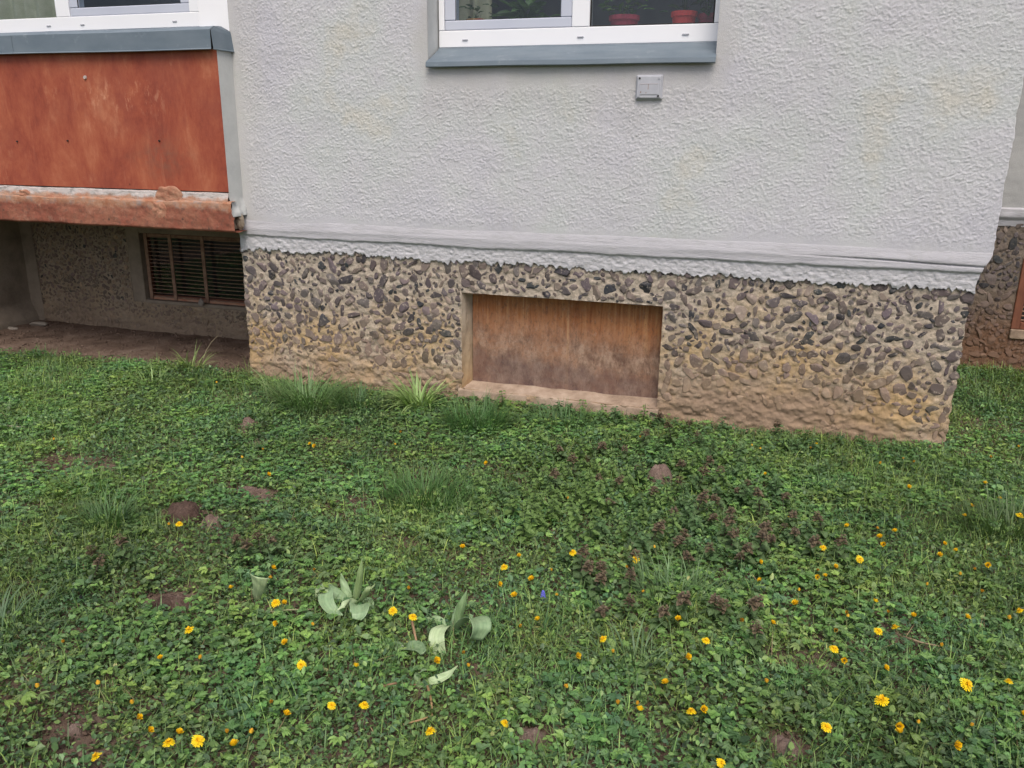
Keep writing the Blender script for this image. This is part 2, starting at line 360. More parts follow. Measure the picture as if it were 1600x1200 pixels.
m.col(m.ramp(m.noise(14, 6, .75), [(.3, (.16, .105, .085)), (.55, (.28, .20, .165)), (.72, (.38, .29, .24))])).bump(m.noise(80, 8, .8), .016, 1.0); M['dry'] = m.m
def leafmat(name, rough=.5, trans=.25, spec=.35):
    m = NM(name, rough, spec); a = m.attr()
    c = m.mix(m.ramp(m.noise(120, 3, .6), [(.3, .25), (.7, 0.0)]), a, (.02, .03, .012))
    m.col(c)
    tl = m.n('ShaderNodeBsdfTranslucent', i_0=m.mix(1.0, a, (1.2, 1.4, .6), 'MULTIPLY'))
    ms = m.n('ShaderNodeMixShader', i_0=trans); out = m.t.nodes['Material Output']
    m.t.links.new(m.b.outputs[0], ms.inputs[1]); m.t.links.new(tl.outputs[0], ms.inputs[2]); m.t.links.new(ms.outputs[0], out.inputs[0])
    return m.m
M['leaf'] = leafmat('leaf'); M['grass'] = leafmat('grass_blade', .45, .2)
m = NM('tulip_leaf', .42, .4)
m.col(m.mix(m.ramp(m.noise(3, 3, .6, (30, 30, 6)), [(.3, 0.0), (.7, .6)]), m.attr(), (.31, .42, .225))); M['tulip'] = m.m
m = NM('dandelion_petal', .6, .2); m.col(m.mix(m.ramp(m.noise(300, 2), [(.4, 0.0), (.7, .5)]), m.attr(), (.80, .50, .015))); M['petal'] = m.m
m = NM('stalk', .7, .2); m.col(m.mix(.35, m.attr(), m.ramp(m.noise(60, 4), [(.3, (.10, .06, .04)), (.7, (.3, .2, .13))]))); M['stalk'] = m.m
m = NM('pebble', .8, .3); m.col(m.ramp(m.noise(40, 4), [(.3, (.22, .19, .16)), (.7, (.33, .29, .24))])).bump(m.noise(90, 4), .002, .6); M['pebble'] = m.m
m = NM('violet_flower', .6, .2); m.col(m.ramp(m.noise(200, 2), [(.3, (.09, .09, .45)), (.7, (.2, .22, .7))])); M['violet'] = m.m

exec_parts = None
# ------------------------------------------------------------------ relief grids
def grid(x0, x1, z0, z1, step):
    nx = max(2, int(round((x1-x0)/step))+1); nz = max(2, int(round((z1-z0)/step))+1)
    X, Z = np.meshgrid(np.linspace(x0, x1, nx), np.linspace(z0, z1, nz), indexing='ij')
    i = np.arange(nx*nz).reshape(nx, nz)
    Q = np.stack([i[:-1, :-1], i[1:, :-1], i[1:, 1:], i[:-1, 1:]], -1).reshape(-1, 4)
    return X, Z, Q, i
def hole(X, Z, Q, hx0, hx1, hz0, hz1):
    cx = X.ravel()[Q].mean(1); cz = Z.ravel()[Q].mean(1)
    return Q[~((cx > hx0) & (cx < hx1) & (cz > hz0) & (cz < hz1))]
def spatter(X, Z):
    u = X*math.cos(.5)+Z*math.sin(.5); v = -X*math.sin(.5)+Z*math.cos(.5)
    a = vn(u*95, v*125, 1)*.5+vn(u*160+7, v*190, 2)*.5; b = vn(v*50+5, u*40+9, 4)
    return (np.clip(a-.30, 0, .5)*.0062)*(.5+.7*b) + (fbm(X*9, Z*9, 2, 7)-.5)*.004

_ico = None
def icosphere(sub=3):
    import bmesh
    bm = bmesh.new(); bmesh.ops.create_icosphere(bm, subdivisions=sub, radius=1)
    V = np.array([v.co[:] for v in bm.verts]); Fc = np.array([[v.index for v in f.verts] for f in bm.faces]); bm.free()
    return V, Fc
ICO3 = icosphere(3); ICO2 = icosphere(2)
def rock(ico=ICO3, planes=9, round_=.12):
    D = ico[0]; r = np.full(len(D), 9.0)
    N = rng.normal(size=(planes, 3)); N /= np.linalg.norm(N, axis=1)[:, None]
    N = np.concatenate([N, -N[:planes//2]+rng.normal(size=(planes//2, 3))*.35]); N /= np.linalg.norm(N, axis=1)[:, None]
    cc = rng.uniform(.6, 1.0, len(N))*(.5+.5*np.abs(N[:, 1]) if False else 1)
    dots = D @ N.T
    rr = np.where(dots > .05, cc/np.maximum(dots, .05), 9.0)
    k = 40.0
    r = -np.log(np.exp(-k*rr).sum(1))/k
    r = np.minimum(r, 1.25)
    return D*r[:, None]
STONES = [rock(ICO2, 7) for _ in range(40)]
STONES3 = [rock(ICO3, 7) for _ in range(40)]
def scatter_stones(x0, x1, z0, z1, rmin, rmax, cover, holes=(), tries=20000):
    pts = []; cell = {}
    cs = rmax*2.2; area = 0; target = cover*(x1-x0)*(z1-z0)
    for k in range(tries):
        if area > target: break
        f = k/tries
        r = rmin+(rmax-rmin)*max(0, 1-f*1.3)*rng.random()**.6 if f < .7 else rmin*rng.uniform(.8, 1.2)
        x = rng.uniform(x0+r*.5, x1-r*.5); z = rng.uniform(z0, z1-r*.4)
        if any(h[0]-r < x < h[1]+r and h[2]-r < z < h[3]+r for h in holes): continue
        ci = (int(x/cs), int(z/cs)); ok = True
        for i in (-1, 0, 1):
            for j in (-1, 0, 1):
                for (a, b, q) in cell.get((ci[0]+i, ci[1]+j), ()):
                    if (a-x)**2+(b-z)**2 < ((r+q)*.93)**2: ok = False; break
        if ok:
            cell.setdefault(ci, []).append((x, z, r)); pts.append((x, z, r)); area += 3.14*r*r*.8
    return pts
def plinth(name, x0, x1, z0, z1, Y, mats, parent, rmin, rmax, cover, holes=(), step=.006, dark=.16, back=.25, tone=1.0):
    X, Z, Q, I = grid(x0, x1, z0, z1, step)
    h = (fbm(X*45, Z*55, 4, 2)-.5)*.017 + (fbm(X*5, Z*5, 2, 5)-.5)*.006
    low = np.clip((.28-Z)/.25, 0, 1)
    h = h + low*(fbm(X*14+3, Z*30, 4, 9)-.42)*.034
    for hh in holes: Q = hole(X, Z, Q, *hh)
    ed = np.minimum(X-x0, x1-X); ragx = np.where(X-x0 < 1e-6, 1, 0)-np.where(x1-X < 1e-6, 1, 0)
    Xo = X+ragx*(fbm(Z*30, Z*0+3, 3, 6)-.5)*.02
    V = np.stack([Xo, Y-h-.002, Z], -1).reshape(-1, 3)
    polys = [Q]; mi = [0]*len(Q); Vs = [V]; n = len(V); cols = [np.ones((n, 3))]
    # rim to the back
    rim = []
    for line in (I[0, :], I[-1, ::-1]):
        vb = V[line].copy(); vb[:, 1] = Y+back; vb[:, 0] = x0 if line[0] == I[0, 0] else x1
        idx = n+np.arange(len(line)); Vs.append(vb); cols.append(np.ones((len(vb), 3))); n += len(vb)
        rim.append(np.stack([line[:-1], line[1:], idx[1:], idx[:-1]], -1))
    top = I[:, -1]; vb = V[top].copy(); vb[:, 1] = Y+back; idx = n+np.arange(len(top)); Vs.append(vb); cols.append(np.ones((len(vb), 3))); n += len(vb)
    rim.append(np.stack([top[:-1], top[1:], idx[1:], idx[:-1]], -1))
    polys += rim; mi += [0]*sum(len(r) for r in rim)
    pal = np.array([(.15, .115, .115), (.17, .13, .13), (.19, .15, .135), (.15, .115, .13), (.22, .17, .145), (.16, .14, .13), (.11, .092, .095), (.30, .235, .19)])
    drk = np.array([(.028, .034, .045), (.035, .045, .05), (.05, .045, .055)])
    tris = []
    for (x, z, r) in scatter_stones(x0, x1, z0, z1, rmin, rmax, cover, holes):
        big = r > .016
        if z < .30-.35*abs(x-.08) and Y == 0 and rng.random() < .62: continue
        if z < .16 and Y == 0 and rng.random() < .35: continue
        T = STONES3[rng.integers(40)] if big else STONES[rng.integers(40)]
        Fc = ICO3[1] if big else ICO2[1]
        ax = np.array([rng.uniform(.95, 1.4), rng.uniform(.28, .42), rng.uniform(.5, 1.0)])
        v = T*r*ax; a = rng.uniform(0, math.pi); ca, sa = math.cos(a), math.sin(a)
        t_ = rng.normal()*.2
        v = np.stack([v[:, 0]*ca-v[:, 2]*sa, v[:, 1]+v[:, 0]*t_, v[:, 0]*sa+v[:, 2]*ca], -1)
        sink = ax[1]*r*.84 - rng.uniform(.000, .0045) - .003
        v = v+np.array([x, Y-.004+sink, z]); v[:, 1] = np.maximum(v[:, 1], Y-rng.uniform(.006, .0105)+(v[:, 0]-x)*rng.normal()*.12+(v[:, 2]-z)*rng.normal()*.12)
        c_ = (drk[rng.integers(3)] if rng.random() < dark else pal[rng.integers(8)])*rng.uniform(.55, 1.1)*np.array(tone)
        Vs.append(v); cols.append(np.tile(c_, (len(v), 1))); tris.append(Fc+n); n += len(v)
    tr_ = np.concatenate(tris); polys.append(tr_); mi += [1]*len(tr_)
    o = mesh_np(name, np.concatenate(Vs), polys, mats, parent, mi, np.concatenate(cols), smooth=True)
    o.data.polygons.foreach_set('use_smooth', np.array(mi) == 0)
    return o

# ------------------------------------------------------------------ the apartment building
B = empty('apartment_building', (-1, 1.2, 0))
tag(B, 'pale grey rough plastered apartment building with pebble-dash plinth and rust red loggia', 'building')
def P(name, mb, mat, parent, smooth=False):
    o = mb.build(name, M[mat] if isinstance(mat, str) else mat, None, smooth)
    par(o, parent); return o
def par(o, parent):                     # keep the world position of the mesh under its parent
    o.parent = parent
    off = Vector((0, 0, 0)); q = parent
    while q: off += q.location; q = q.parent
    o.location = Vector(o.location)-off
    return o
XL, XR = -2.972, .949                   # projecting block
WX0, WX1, WZ0, WZ1 = -1.787, -.335, 1.797, 3.2       # window opening
# rough plaster of the projecting block, one relief sheet with the window opening cut out
X, Z, Q, I = grid(XL, XR, .945, 2.45, .0030)
Q = hole(X, Z, Q, WX0, WX1, WZ0, WZ1)
rgh = np.clip((Z-.95)/.06+(fbm(X*5, Z*5, 3, 3)-.5)*1.2, .12, 1)
rgh = rgh*np.clip(np.maximum(np.maximum(WX0-.05-X, X-WX1-.035), np.maximum(1.70-Z, 0))/.05, .25, 1)*np.clip((X-XL-.03)/.05, .2, 1)
h = spatter(X, Z)*rgh + (fbm(X*1.5, Z*1.5, 2, 8)-.5)*.012
V = np.stack([X, -.012-h, Z], -1)
V[:, -1, 1] = -.012
V[0, :, 0] += (fbm(Z[0]*14, Z[0]*0+1, 3, 2)-.5)*.016; V[-1, :, 0] += (fbm(Z[0]*20, Z[0]*0+7, 3, 2)-.5)*.014
V = V.reshape(-1, 3); n = len(V); Vs = [V]; polys = [Q]
for line in (I[0, :], I[-1, ::-1]):
    vb = V[line].copy(); vb[:, 1] = .16; idx = n+np.arange(len(line)); Vs.append(vb); n += len(vb)
    polys.append(np.stack([line[:-1], line[1:], idx[1:], idx[:-1]], -1))
front = mesh_np('plaster_wall', np.concatenate(Vs), polys, M['plaster'], None, smooth=True)
# upper storeys, sides and reveals of the same block (joined into one mesh by hand)
mb = MB()
mb.box((XL, -.012, 2.452), (WX0, .0, 3.2)); mb.box((WX1, -.012, 2.452), (XR, .0, 3.2)); mb.box((XL, -.012, 3.203), (XR, .0, 5.6))
mb.box((XL, .162, .945), (XL+.14, 2.9, 5.6)); mb.box((XR-.14, .162, .945), (XR, 1.2, 5.6))
ws = mb.build('side_wall', M['plaster']); par(ws, B); par(front, B)
mb = MB()
mb.box((WX0-.03, .0, WZ0-.02), (WX0-.004, .21, WZ1)); mb.box((WX1+.004, .0, WZ0-.02), (WX1+.03, .21, WZ1)); mb.box((WX0-.03, 0, WZ1), (WX1+.03, .21, WZ1+.02))
P('window_reveal', mb, 'render_smooth', B)

# painted skirt between plaster and plinth: smooth ledge above, crack, ragged rough coat below
X, Z, Q, I = grid(-3.0, XR, .755, .958, .0042)
xs_ = X[:, 0]
crack = .862+(fbm(xs_*1.3, xs_*0, 3, 5)-.5)*.028-(xs_+1)*.004 + (fbm(xs_*14, xs_*0+4, 3, 5)-.5)*.007
bot = .776+(fbm(xs_*4, xs_*0+9, 3, 6)-.5)*.03+(fbm(xs_*55, xs_*0+2, 3, 6)-.5)*.045
crk = crack[:, None]
t = (Z-.755)/(.958-.755)
Zo = bot[:, None]+(.958-bot[:, None])*t
above = 1/(1+np.exp(-(Zo-crk)/.0018))
h = above*(.013+(fbm(X*3, Zo*24, 3, 1)-.5)*.005+(fbm(X*1.1+9, Zo*60, 2, 3)-.5)*.003) + (1-above)*(.002+(fbm(X*48, Zo*75, 4, 2)-.5)*.011)
c2 = .925-(xs_+1)*.012+(fbm(xs_*1.0+30, xs_*0+2, 3, 5)-.5)*.03     # second, fainter step near the right end
h = h - np.clip((xs_[:, None]-.0)/.5, 0, 1)*np.exp(-((Zo-c2[:, None])/.003)**2)*.012
f_ = np.clip((.958-Zo)/.05, .0, 1); h = h*f_**.7+(1-f_)*-.002
taper = np.clip((.945-Zo)/.12, 0, 1)*.045
Xo = np.where(X > .7, .7+(X-.7)*(XR-.7-taper+(fbm(Zo*30, Zo*0, 2, 4)-.5)*.012)/(XR-.7), X)
Xo = np.where(X < -2.8, -2.8+(X+2.8)*(1+.25*np.clip((.9-Zo)/.1, -.6, .2)), Xo)
V = np.stack([Xo, -.013-h, Zo], -1)
V[:, 0, 1] = .004
V = V.reshape(-1, 3); n = len(V); Vs = [V]; polys = [Q]
for line in (I[0, :], I[-1, ::-1]):
    vb = V[line].copy(); vb[:, 1] = .2; idx = n+np.arange(len(line)); Vs.append(vb); n += len(vb)
    polys.append(np.stack([line[:-1], line[1:], idx[1:], idx[:-1]], -1))
o = mesh_np('skirt_band', np.concatenate(Vs), polys, M['skirt'], None, smooth=True); par(o, B)

# main plinth with the boarded opening
HX0, HX1, HZ0, HZ1 = -1.612, -.505, .052, .608
pl = plinth('plinth', -3.018, .893, -.12, .80, 0.0, M['pl'], None, .0090, .041, .48, [(HX0, HX1, HZ0, HZ1)], dark=.17)
par(pl, B)
mb = MB(); mb.box((-3.01, .252, -.3), (.885, .4, .9)); mb.box((-3.0, .05, .80), (.88, .25, .94)); P('inner_wall', mb, 'cement', B)
# boarded basement opening
Hh = empty('boarded_opening', (HX0, .1, HZ0)); par(Hh, B)
def rough_strip(name, x0, x1, z0, z1, yf, mat, parent, amp=.008, step=.008, axis='z'):
    pass
def slab_grid(name, fn, nu, nv, mat, parent, smooth=True):
    U, Vv = np.meshgrid(np.linspace(0, 1, nu), np.linspace(0, 1, nv), indexing='ij')
    Pn = fn(U, Vv).reshape(-1, 3); i = np.arange(nu*nv).reshape(nu, nv)
    Qd = np.stack([i[:-1, :-1], i[1:, :-1], i[1:, 1:], i[:-1, 1:]], -1).reshape(-1, 4)
    o = mesh_np(name, Pn, [Qd], M[mat], None, smooth=smooth); par(o, parent); return o
# jambs and head (rough cement reveals), and the sloping pink ledge
def jambL(u, v):
    z = HZ0-.02+(HZ1-HZ0+.03)*v
    x = HX0-.004+np.where(u < .25, 0, 1)*0+(fbm(u*3, z*12, 3, 2)-.5)*.014+u*.028
    y = -.004+u*.112
    return np.stack([x, y, z], -1)
slab_grid('jamb', jambL, 16, 80, 'jamb', Hh)
def jambR(u, v):
    z = HZ0-.02+(HZ1-HZ0+.03)*v
    return np.stack([HX1+.003+(fbm(u*3+9, z*12, 3, 2)-.5)*.006-u*.004, -.004+u*.112, z], -1)
slab_grid('jamb', jambR, 16, 80, 'jamb', Hh)
def headf(u, v):
    x = HX0-.01+(HX1-HX0+.02)*v
    return np.stack([x, -.003+u*.12, HZ1-.001+(fbm(x*14, u*2, 3, 3)-.5)*.008-u*.012], -1)
slab_grid('lintel', headf, 10, 120, 'jamb', Hh)
def ledge(u, v):
    x = HX0-.022+(HX1-HX0+.034)*v
    y = np.interp(u, [0, .45, 1], [.125, -.012, -.03]); z = np.interp(u, [0, .4, .5, 1], [.084, .055, .046, -.10])
    return np.stack([x, y+(fbm(x*16, u*4, 3, 5)-.5)*.012, z+(fbm(x*9, u*3, 4, 6)-.5)*.016], -1)
slab_grid('sill_ledge', ledge, 28, 160, 'ledge', Hh)
mb = MB(); mb.box((HX0+.026, .097, .074), (HX1-.003, .112, HZ1-.006), bev=.002); P('plywood_board', mb, 'board', Hh)

# ---- window of the block
Wn = empty('window', (WX0, .13, WZ0)); par(Wn, B)
Y0 = .13
fb = 1.882                                     # bottom of the frame
mb = MB()
z1 = WZ1-.005
mb.box((WX0+.004, Y0, fb), (WX1-.004, Y0+.07, fb+.082), bev=.003)             # bottom rail
mb.box((WX0+.004, Y0, fb+.084), (WX0+.034, Y0+.07, z1), bev=.003)
mb.box((WX1-.032, Y0, fb+.084), (WX1-.004, Y0+.07, z1), bev=.003)
mb.box((-1.065, Y0, fb+.084), (-.975, Y0+.07, z1), bev=.003)
P('frame', mb, 'pvc', Wn)
for px_, w_ in ((727, .03), (907, .032), (1071, .032)):
    q = W(px_, 60, Y0); mb = MB(); mb.box((q[0]-w_/2, Y0-.006, fb+.033), (q[0]+w_/2, Y0-.0005, fb+.039), bev=.001); P('drain_cap', mb, 'box', Wn)
def sash(x0, x1, z0, z1, y, parent, mat='sash', fw=.058, gx=None):
    s_ = MB(); zb = z0+fw*.8
    s_.box((x0, y, z0), (x1, y+.06, zb), bev=.004)
    s_.box((x0, y, zb+.001), (x0+fw, y+.06, z1), bev=.004); s_.box((x1-fw, y, zb+.001), (x1, y+.06, z1), bev=.004)
    o = P('sash', s_, mat, parent)
    g = MB(); g.box((x0+fw-.006, y+.006, zb-.004), (x0+fw+.001, y+.012, z1)); g.box((x1-fw-.001, y+.006, zb-.004), (x1-fw+.006, y+.012, z1)); g.box((x0+fw-.006, y+.006, zb-.006), (x1-fw+.006, y+.012, zb+.002))
    P('seal', g, 'black', o)
    gg = MB(); gg.box((x0+fw-.01, y+.018, zb-.01), (x1-fw+.01, y+.022, z1)); P('pane', gg, 'glass', o)
    return o
sash(WX0+.036, -1.067, fb+.085, z1, Y0+.006, Wn)
# fixed right light
g = MB(); g.box((-.977, Y0+.02, fb+.075), (WX1-.03, Y0+.024, z1)); P('pane', g, 'glass', Wn)
g = MB(); g.box((-.975, Y0+.012, fb+.0825), (-.967, Y0+.018, z1)); g.box((WX1-.040, Y0+.012, fb+.0825), (WX1-.033, Y0+.018, z1)); g.box((-.967, Y0+.012, fb+.0825), (WX1-.041, Y0+.018, fb+.089)); P('seal', g, 'black', Wn)
# sheet metal sill
def tinsill(x0, x1, yb, zb, yf, zf, lip, parent, endL=True, endR=True, th=.0015):
    o_ = MB()
    prof = [(yb, zb+.012), (yb-.006, zb), ((yb+yf)/2, (zb+zf)/2-.002), (yf+.004, zf), (yf, zf-.003), (yf-.003, zf-lip), (yf+.006, zf-lip-.004)]
    n_ = 24; xs = np.linspace(x0, x1, n_)
    V = []
    for k, x in enumerate(xs):
        for (y, z) in prof: V.append((x, y+(math.sin(x*7)+math.sin(x*17))*.0015*(k not in (0, n_-1)), z+(math.sin(x*9+1))*.001))
    p = len(prof)
    Qd = [[k*p+j, (k+1)*p+j, (k+1)*p+j+1, k*p+j+1] for k in range(n_-1) for j in range(p-1)]
    o_.add(V, [Qd])
    for on, x in ((endL, x0), (endR, x1)):
        if on:
            s1 = .003 if x == x0 else -.003
            o_.add([(x, yb, zb+.03), (x, yf, zf+.012), (x, yf, zf-lip), (x, yb, zf-lip), (x+s1, yb, zb+.03), (x+s1, yf, zf+.012), (x+s1, yf, zf-lip), (x+s1, yb, zf-lip)],
                   [[[0, 1, 2, 3], [7, 6, 5, 4], [0, 4, 5, 1], [1, 5, 6, 2], [2, 6, 7, 3]]])
    return P('sheet_metal_sill', o_, 'zinc', parent)
o = tinsill(WX0+.002, WX1+.003, Y0+.004, fb-.006, -.048, 1.800, .024, Wn, False, False)
mb = MB(); mb.box((WX0, -.010, 1.72), (WX1, .13, 1.795)); P('sill_bed', mb, 'render_smooth', B)
mb = MB(); mb.box((WX0, .0, 1.796), (WX1, .128, 1.80)); P('sill_mortar', mb, 'render_smooth', B)
# dark room behind it
mb = MB()
mb.box((-2.2, 1.5, 1.5), (.0, 1.55, 3.4)); mb.box((-2.25, .22, 1.5), (-2.2, 1.5, 3.4)); mb.box((0, .22, 1.5), (.05, 1.5, 3.4)); mb.box((-2.2, .22, 3.4), (0, 1.5, 3.45)); mb.box((-2.2, .22, 1.5), (0, 1.5, 1.55))
mb.box((-2.2, .215, 1.55), (WX0-.01, .22, 3.4)); mb.box((WX1+.01, .215, 1.55), (0, .22, 3.4)); mb.box((WX0-.01, .215, WZ1), (WX1+.01, .22, 3.4)); mb.box((WX0-.01, .215, 1.55), (WX1+.01, .22, fb))
P('room', mb, 'room', B)
mb = MB(); mb.box((WX0-.05, .222, fb+.0), (WX1+.05, .46, fb+.028), bev=.004); P('inner_sill', mb, 'pvc', B)

# ---- loggia on the left
Lg = empty('loggia', (-4.9, -.12, .9)); par(Lg, B)
YB = -.12; RX = -2.985
def panel(u, v):
    x = -8.2+(RX+8.2)*v; z = 1.116+(1.876-1.116)*u
    return np.stack([x, YB+(fbm(x*1.1, z*1.4, 2, 3)-.5)*.012-.008*np.exp(-((z-1.33)/.1)**2)*0, z+0*x], -1)
pn = slab_grid('painted_panel', panel, 30, 160, 'red', Lg)
mb = MB()
for q in ((133, 121), (27, 221), (106, 220), (249, 220)):
    c_ = W(q[0], q[1], YB); r_ = .012 if q[0] == 133 else .006
    mb.tube([c_+[0, .004, 0], c_+[0, -.006, 0]], [r_, r_*.8], 7)
    P('bolt', mb, 'mortar' if q[0] == 133 else 'black', pn); mb = MB()
def sidef(u, v):                                   # grey return of the loggia parapet, back to the block
    z = .985+(1.876-.985)*u; x = RX+.002+v*.018+(fbm(z*22, v*5, 3, 4)-.5)*np.clip((1.12-z)/.1, 0, 1)*.035
    x = x+np.clip((1.08-z)/.09, 0, 1)*.018
    return np.stack([x, YB-.002+v*.125, z-(1-v)*0-np.clip((1.03-z)/.05, 0, 1)*(1-v)*0.01], -1)
slab_grid('side_cheek', sidef, 70, 14, 'render_smooth', Lg)
# ledge of old mortar, slab
def mort(u, v):
    x = -8.2+(RX+8.2)*v
    z = np.interp(u, [0, .3, .7, 1], [1.112, 1.108, 1.062, 1.03]); y = np.interp(u, [0, .3, .7, 1], [YB+.02, YB-.006, YB-.016, YB-.02])
    return np.stack([x, y-(fbm(x*16, z*30, 4, 2)-.5)*.014, z+(fbm(x*9, u*2, 3, 5)-.5)*.008*(u > 0)], -1)
slab_grid('mortar_bed', mort, 26, 700, 'mortar', Lg)
def slabf(u, v):
    x = -8.2+(-2.947+8.2)*v
    z = np.interp(u, [0, .06, .12, .72, .78, 1], [1.062, 1.062, 1.052, .903, .893, .893]); y = np.interp(u, [0, .06, .12, .72, .78, 1], [YB+.03, YB-.014, YB-.024, YB-.03, YB-.02, .3])
    fr_ = (u < .8)
    z = z+(fbm(x*4, u*3, 4, 5)-.5)*.012*fr_; y = y-(fbm(x*24, z*24, 4, 2)-.5)*.010*fr_
    e = np.clip((x+3.05)/.1, 0, 1)*fr_
    x = x+e*(fbm(z*18, u*0+2, 3, 4)-.5)*.05-e*np.clip((.93-z)/.05, 0, 1)*-.01-e*np.clip((z-1.0)/.06, 0, 1)*.025
    return np.stack([x, y, z], -1)
sl_ = slab_grid('floor_slab', slabf, 60, 760, 'slab', Lg)
mb = MB(); mb.box((-8.2, -.10, .905), (-2.99, 1.0, 1.05)); P('slab_core', mb, 'cement', Lg)
def blob(name, x, z, rx, rz, y, mat, parent, depth=.006):
    def f(u, v):
        a = v*2*math.pi; rr = u*(1+(fbm(np.cos(a)*1.5+5, np.sin(a)*1.5+5, 3, 4)-.5)*.7)
        return np.stack([x+rx*rr*np.cos(a), y-depth*(1-u**3)-(fbm(x+rr*np.cos(a)*3, rr*np.sin(a)*3+8, 3, 2)-.5)*.012*(u < .99), z+rz*rr*np.sin(a)], -1)
    return slab_grid(name, f, 14, 40, mat, parent)
q = W(268, 305, YB); blob('mortar_patch', q[0], q[2]-.005, .092, .062, YB-.014, 'patch', Lg)
q = W(255, 330, YB); blob('mortar_patch', q[0], q[2]+.005, .05, .055, YB-.026, 'patch', Lg, .006)
q = W(42, 303, YB); blob('mortar_patch', q[0], q[2]-.005, .05, .035, YB-.016, 'patch', Lg)
q = W(377, 345, -.05); blob('mortar_patch', q[0], q[2], .03, .05, -.062, 'cement', Lg, .012)
# zinc cap of the parapet, with its folded return
mb = MB()
cz0, cz1 = 1.872, 1.985
yf_ = YB-.035
prof = [(YB+.06, cz1+.012), (YB+.0, cz1+.006), (yf_, cz1-.014), (yf_-.002, cz0+.006), (yf_-.007, cz0), (yf_+.006, cz0-.003)]
xs = np.linspace(-8.2, RX-.005, 40); V = [(x, y+math.sin(x*5)*.001, z+math.sin(x*4)*.0015) for x in xs for (y, z) in prof]; p = len(prof)
mb.add(V, [[[k*p+j, (k+1)*p+j, (k+1)*p+j+1, k*p+j+1] for k in range(39) for j in range(p-1)]])
xe = RX-.002
V = [(xe+(.010 if j in (3, 4) else 0), y, z) for j, (y, z) in enumerate(prof)] + [(xe+.034, .0, cz1-.02), (xe+.03, .0, cz1-.024), (xe+.03, .0, cz1-.03), (xe+.04, .0, cz0+.004), (xe+.044, .0, cz0-.002), (xe+.036, .0, cz0-.004)]
mb.add(V, [[[j, 6+j, 7+j, j+1] for j in range(5)]])
mb.add([(xe+.005, -.004, cz1-.01), (xe+.044, -.004, cz1-.016), (xe+.046, -.004, cz0), (xe+.005, -.004, cz0)], [[[0, 1, 2, 3]]])
P('parapet_cap', mb, 'zinc', Lg)
q = W(18, 60, yf_); mb = MB(); mb.box((q[0]-.004, yf_-.004, cz0), (q[0]+.002, yf_-.0025, cz1-.012)); P('cap_seam', mb, 'zinc', Lg)
# glazing of the loggia
Gz = empty('glazing', (-4.2, YB, 2.0)); par(Gz, Lg)
YG = YB+.01
zb = 1.992
def gx(px, y=YG): return W(px, 30, y)[0]
mb = MB()
xr = gx(311)
mb.box((-8.2, YG, zb), (xr, YG+.06, zb+.075), bev=.003)
mb.box((xr-.06, YG+.001, zb+.076), (xr, YG+.06, 3.2), bev=.003)
a0, a1 = gx(88), gx(109)
mb.box((a0, YG+.001, zb+.076), (a1, YG+.06, 3.2), bev=.003)
mb.box((-8.2, YG+.001, zb+.076), (-5.4, YG+.06, 3.2), bev=.003)
P('frame', mb, 'pvc', Gz)
for px_ in (75, 128, 273):
    c_ = gx(px_); mb = MB(); mb.box((c_-.014, YG-.005, zb+.028), (c_+.014, YG-.0005, zb+.034), bev=.001); P('drain_cap', mb, 'box', Gz)
sash(a1+.002, xr-.062, zb+.077, 3.2, YG+.006, Gz, fw=.055)
g = MB(); g.box((-5.4, YG+.02, zb+.07), (a0, YG+.024, 3.2)); P('pane', g, 'glass', Gz)
# side light returning to the block
mb = MB()
mb.add([(xr+.002, YG+.0, zb-.004), (RX+.028, -.004, zb-.03), (RX+.028, -.004, 3.2), (xr+.002, YG, 3.2), (xr+.002, YG+.04, zb-.004), (RX-.04, .0, zb-.03), (RX-.04, .0, 3.2), (xr+.002, YG+.04, 3.2)],
       [[[0, 1, 2, 3], [5, 4, 7, 6], [0, 4, 5, 1], [1, 5, 6, 2], [0, 3, 7, 4]]])
P('side_post', mb, 'pvc', Gz)
# inside of the loggia
mb = MB(); mb.box((-8.2, 1.05, 1.0), (-2.99, 1.1, 3.6)); mb.box((-8.2, -.09, 3.22), (-2.99, 1.05, 3.4)); mb.box((-8.2, -.07, 1.06), (-2.99, -.04, 1.98)); mb.box((-3.05, .02, 1.06), (-2.99, 1.04, 3.2)); P('loggia_interior', mb, 'room', Lg)
mb = MB(); mb.box((-8.2, YB+.001, 3.21), (-2.98, YB+.06, 5.6)); P('upper_parapet', mb, 'red', Lg)

# ---- recessed basement wall under the loggia
YR = .90
LX0 = -5.70
bx0, bx1, bz0, bz1 = -4.56, -3.3, .215, .715
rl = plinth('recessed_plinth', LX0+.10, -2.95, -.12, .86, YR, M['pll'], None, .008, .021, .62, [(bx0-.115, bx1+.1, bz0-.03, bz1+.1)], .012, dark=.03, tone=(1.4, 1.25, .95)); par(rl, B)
def strip(u, v):
    z = -.1+1.0*v; return np.stack([LX0+.0+u*.12+(fbm(u*2, z*9, 3, 2)-.5)*.012, YR-.012-u*.0+0*z, z], -1)
slab_grid('corner_render', strip, 8, 60, 'cement', B)
def sidew(u, v):
    y = -.13+1.04*u; z = -.15+1.06*v
    return np.stack([LX0+(fbm(y*4, z*4, 4, 3)-.5)*.02+np.clip((.12-z)/.12, 0, 1)*.06, y, z], -1)
slab_grid('partition_wall', sidew, 60, 60, 'cement', B)
BW = empty('basement_window', (bx0, YR, bz0)); par(BW, B)
mb = MB()
mb.box((bx0-.115, YR-.006, bz0-.03), (bx0-.0, YR+.10, bz1+.1), bev=.004)
mb.box((bx0+.001, YR-.008, bz0-.032), (bx1+.1, YR+.10, bz0-.004), bev=.004); mb.box((bx0+.001, YR-.004, bz1+.003), (bx1+.1, YR+.1, bz1+.1), bev=.004)
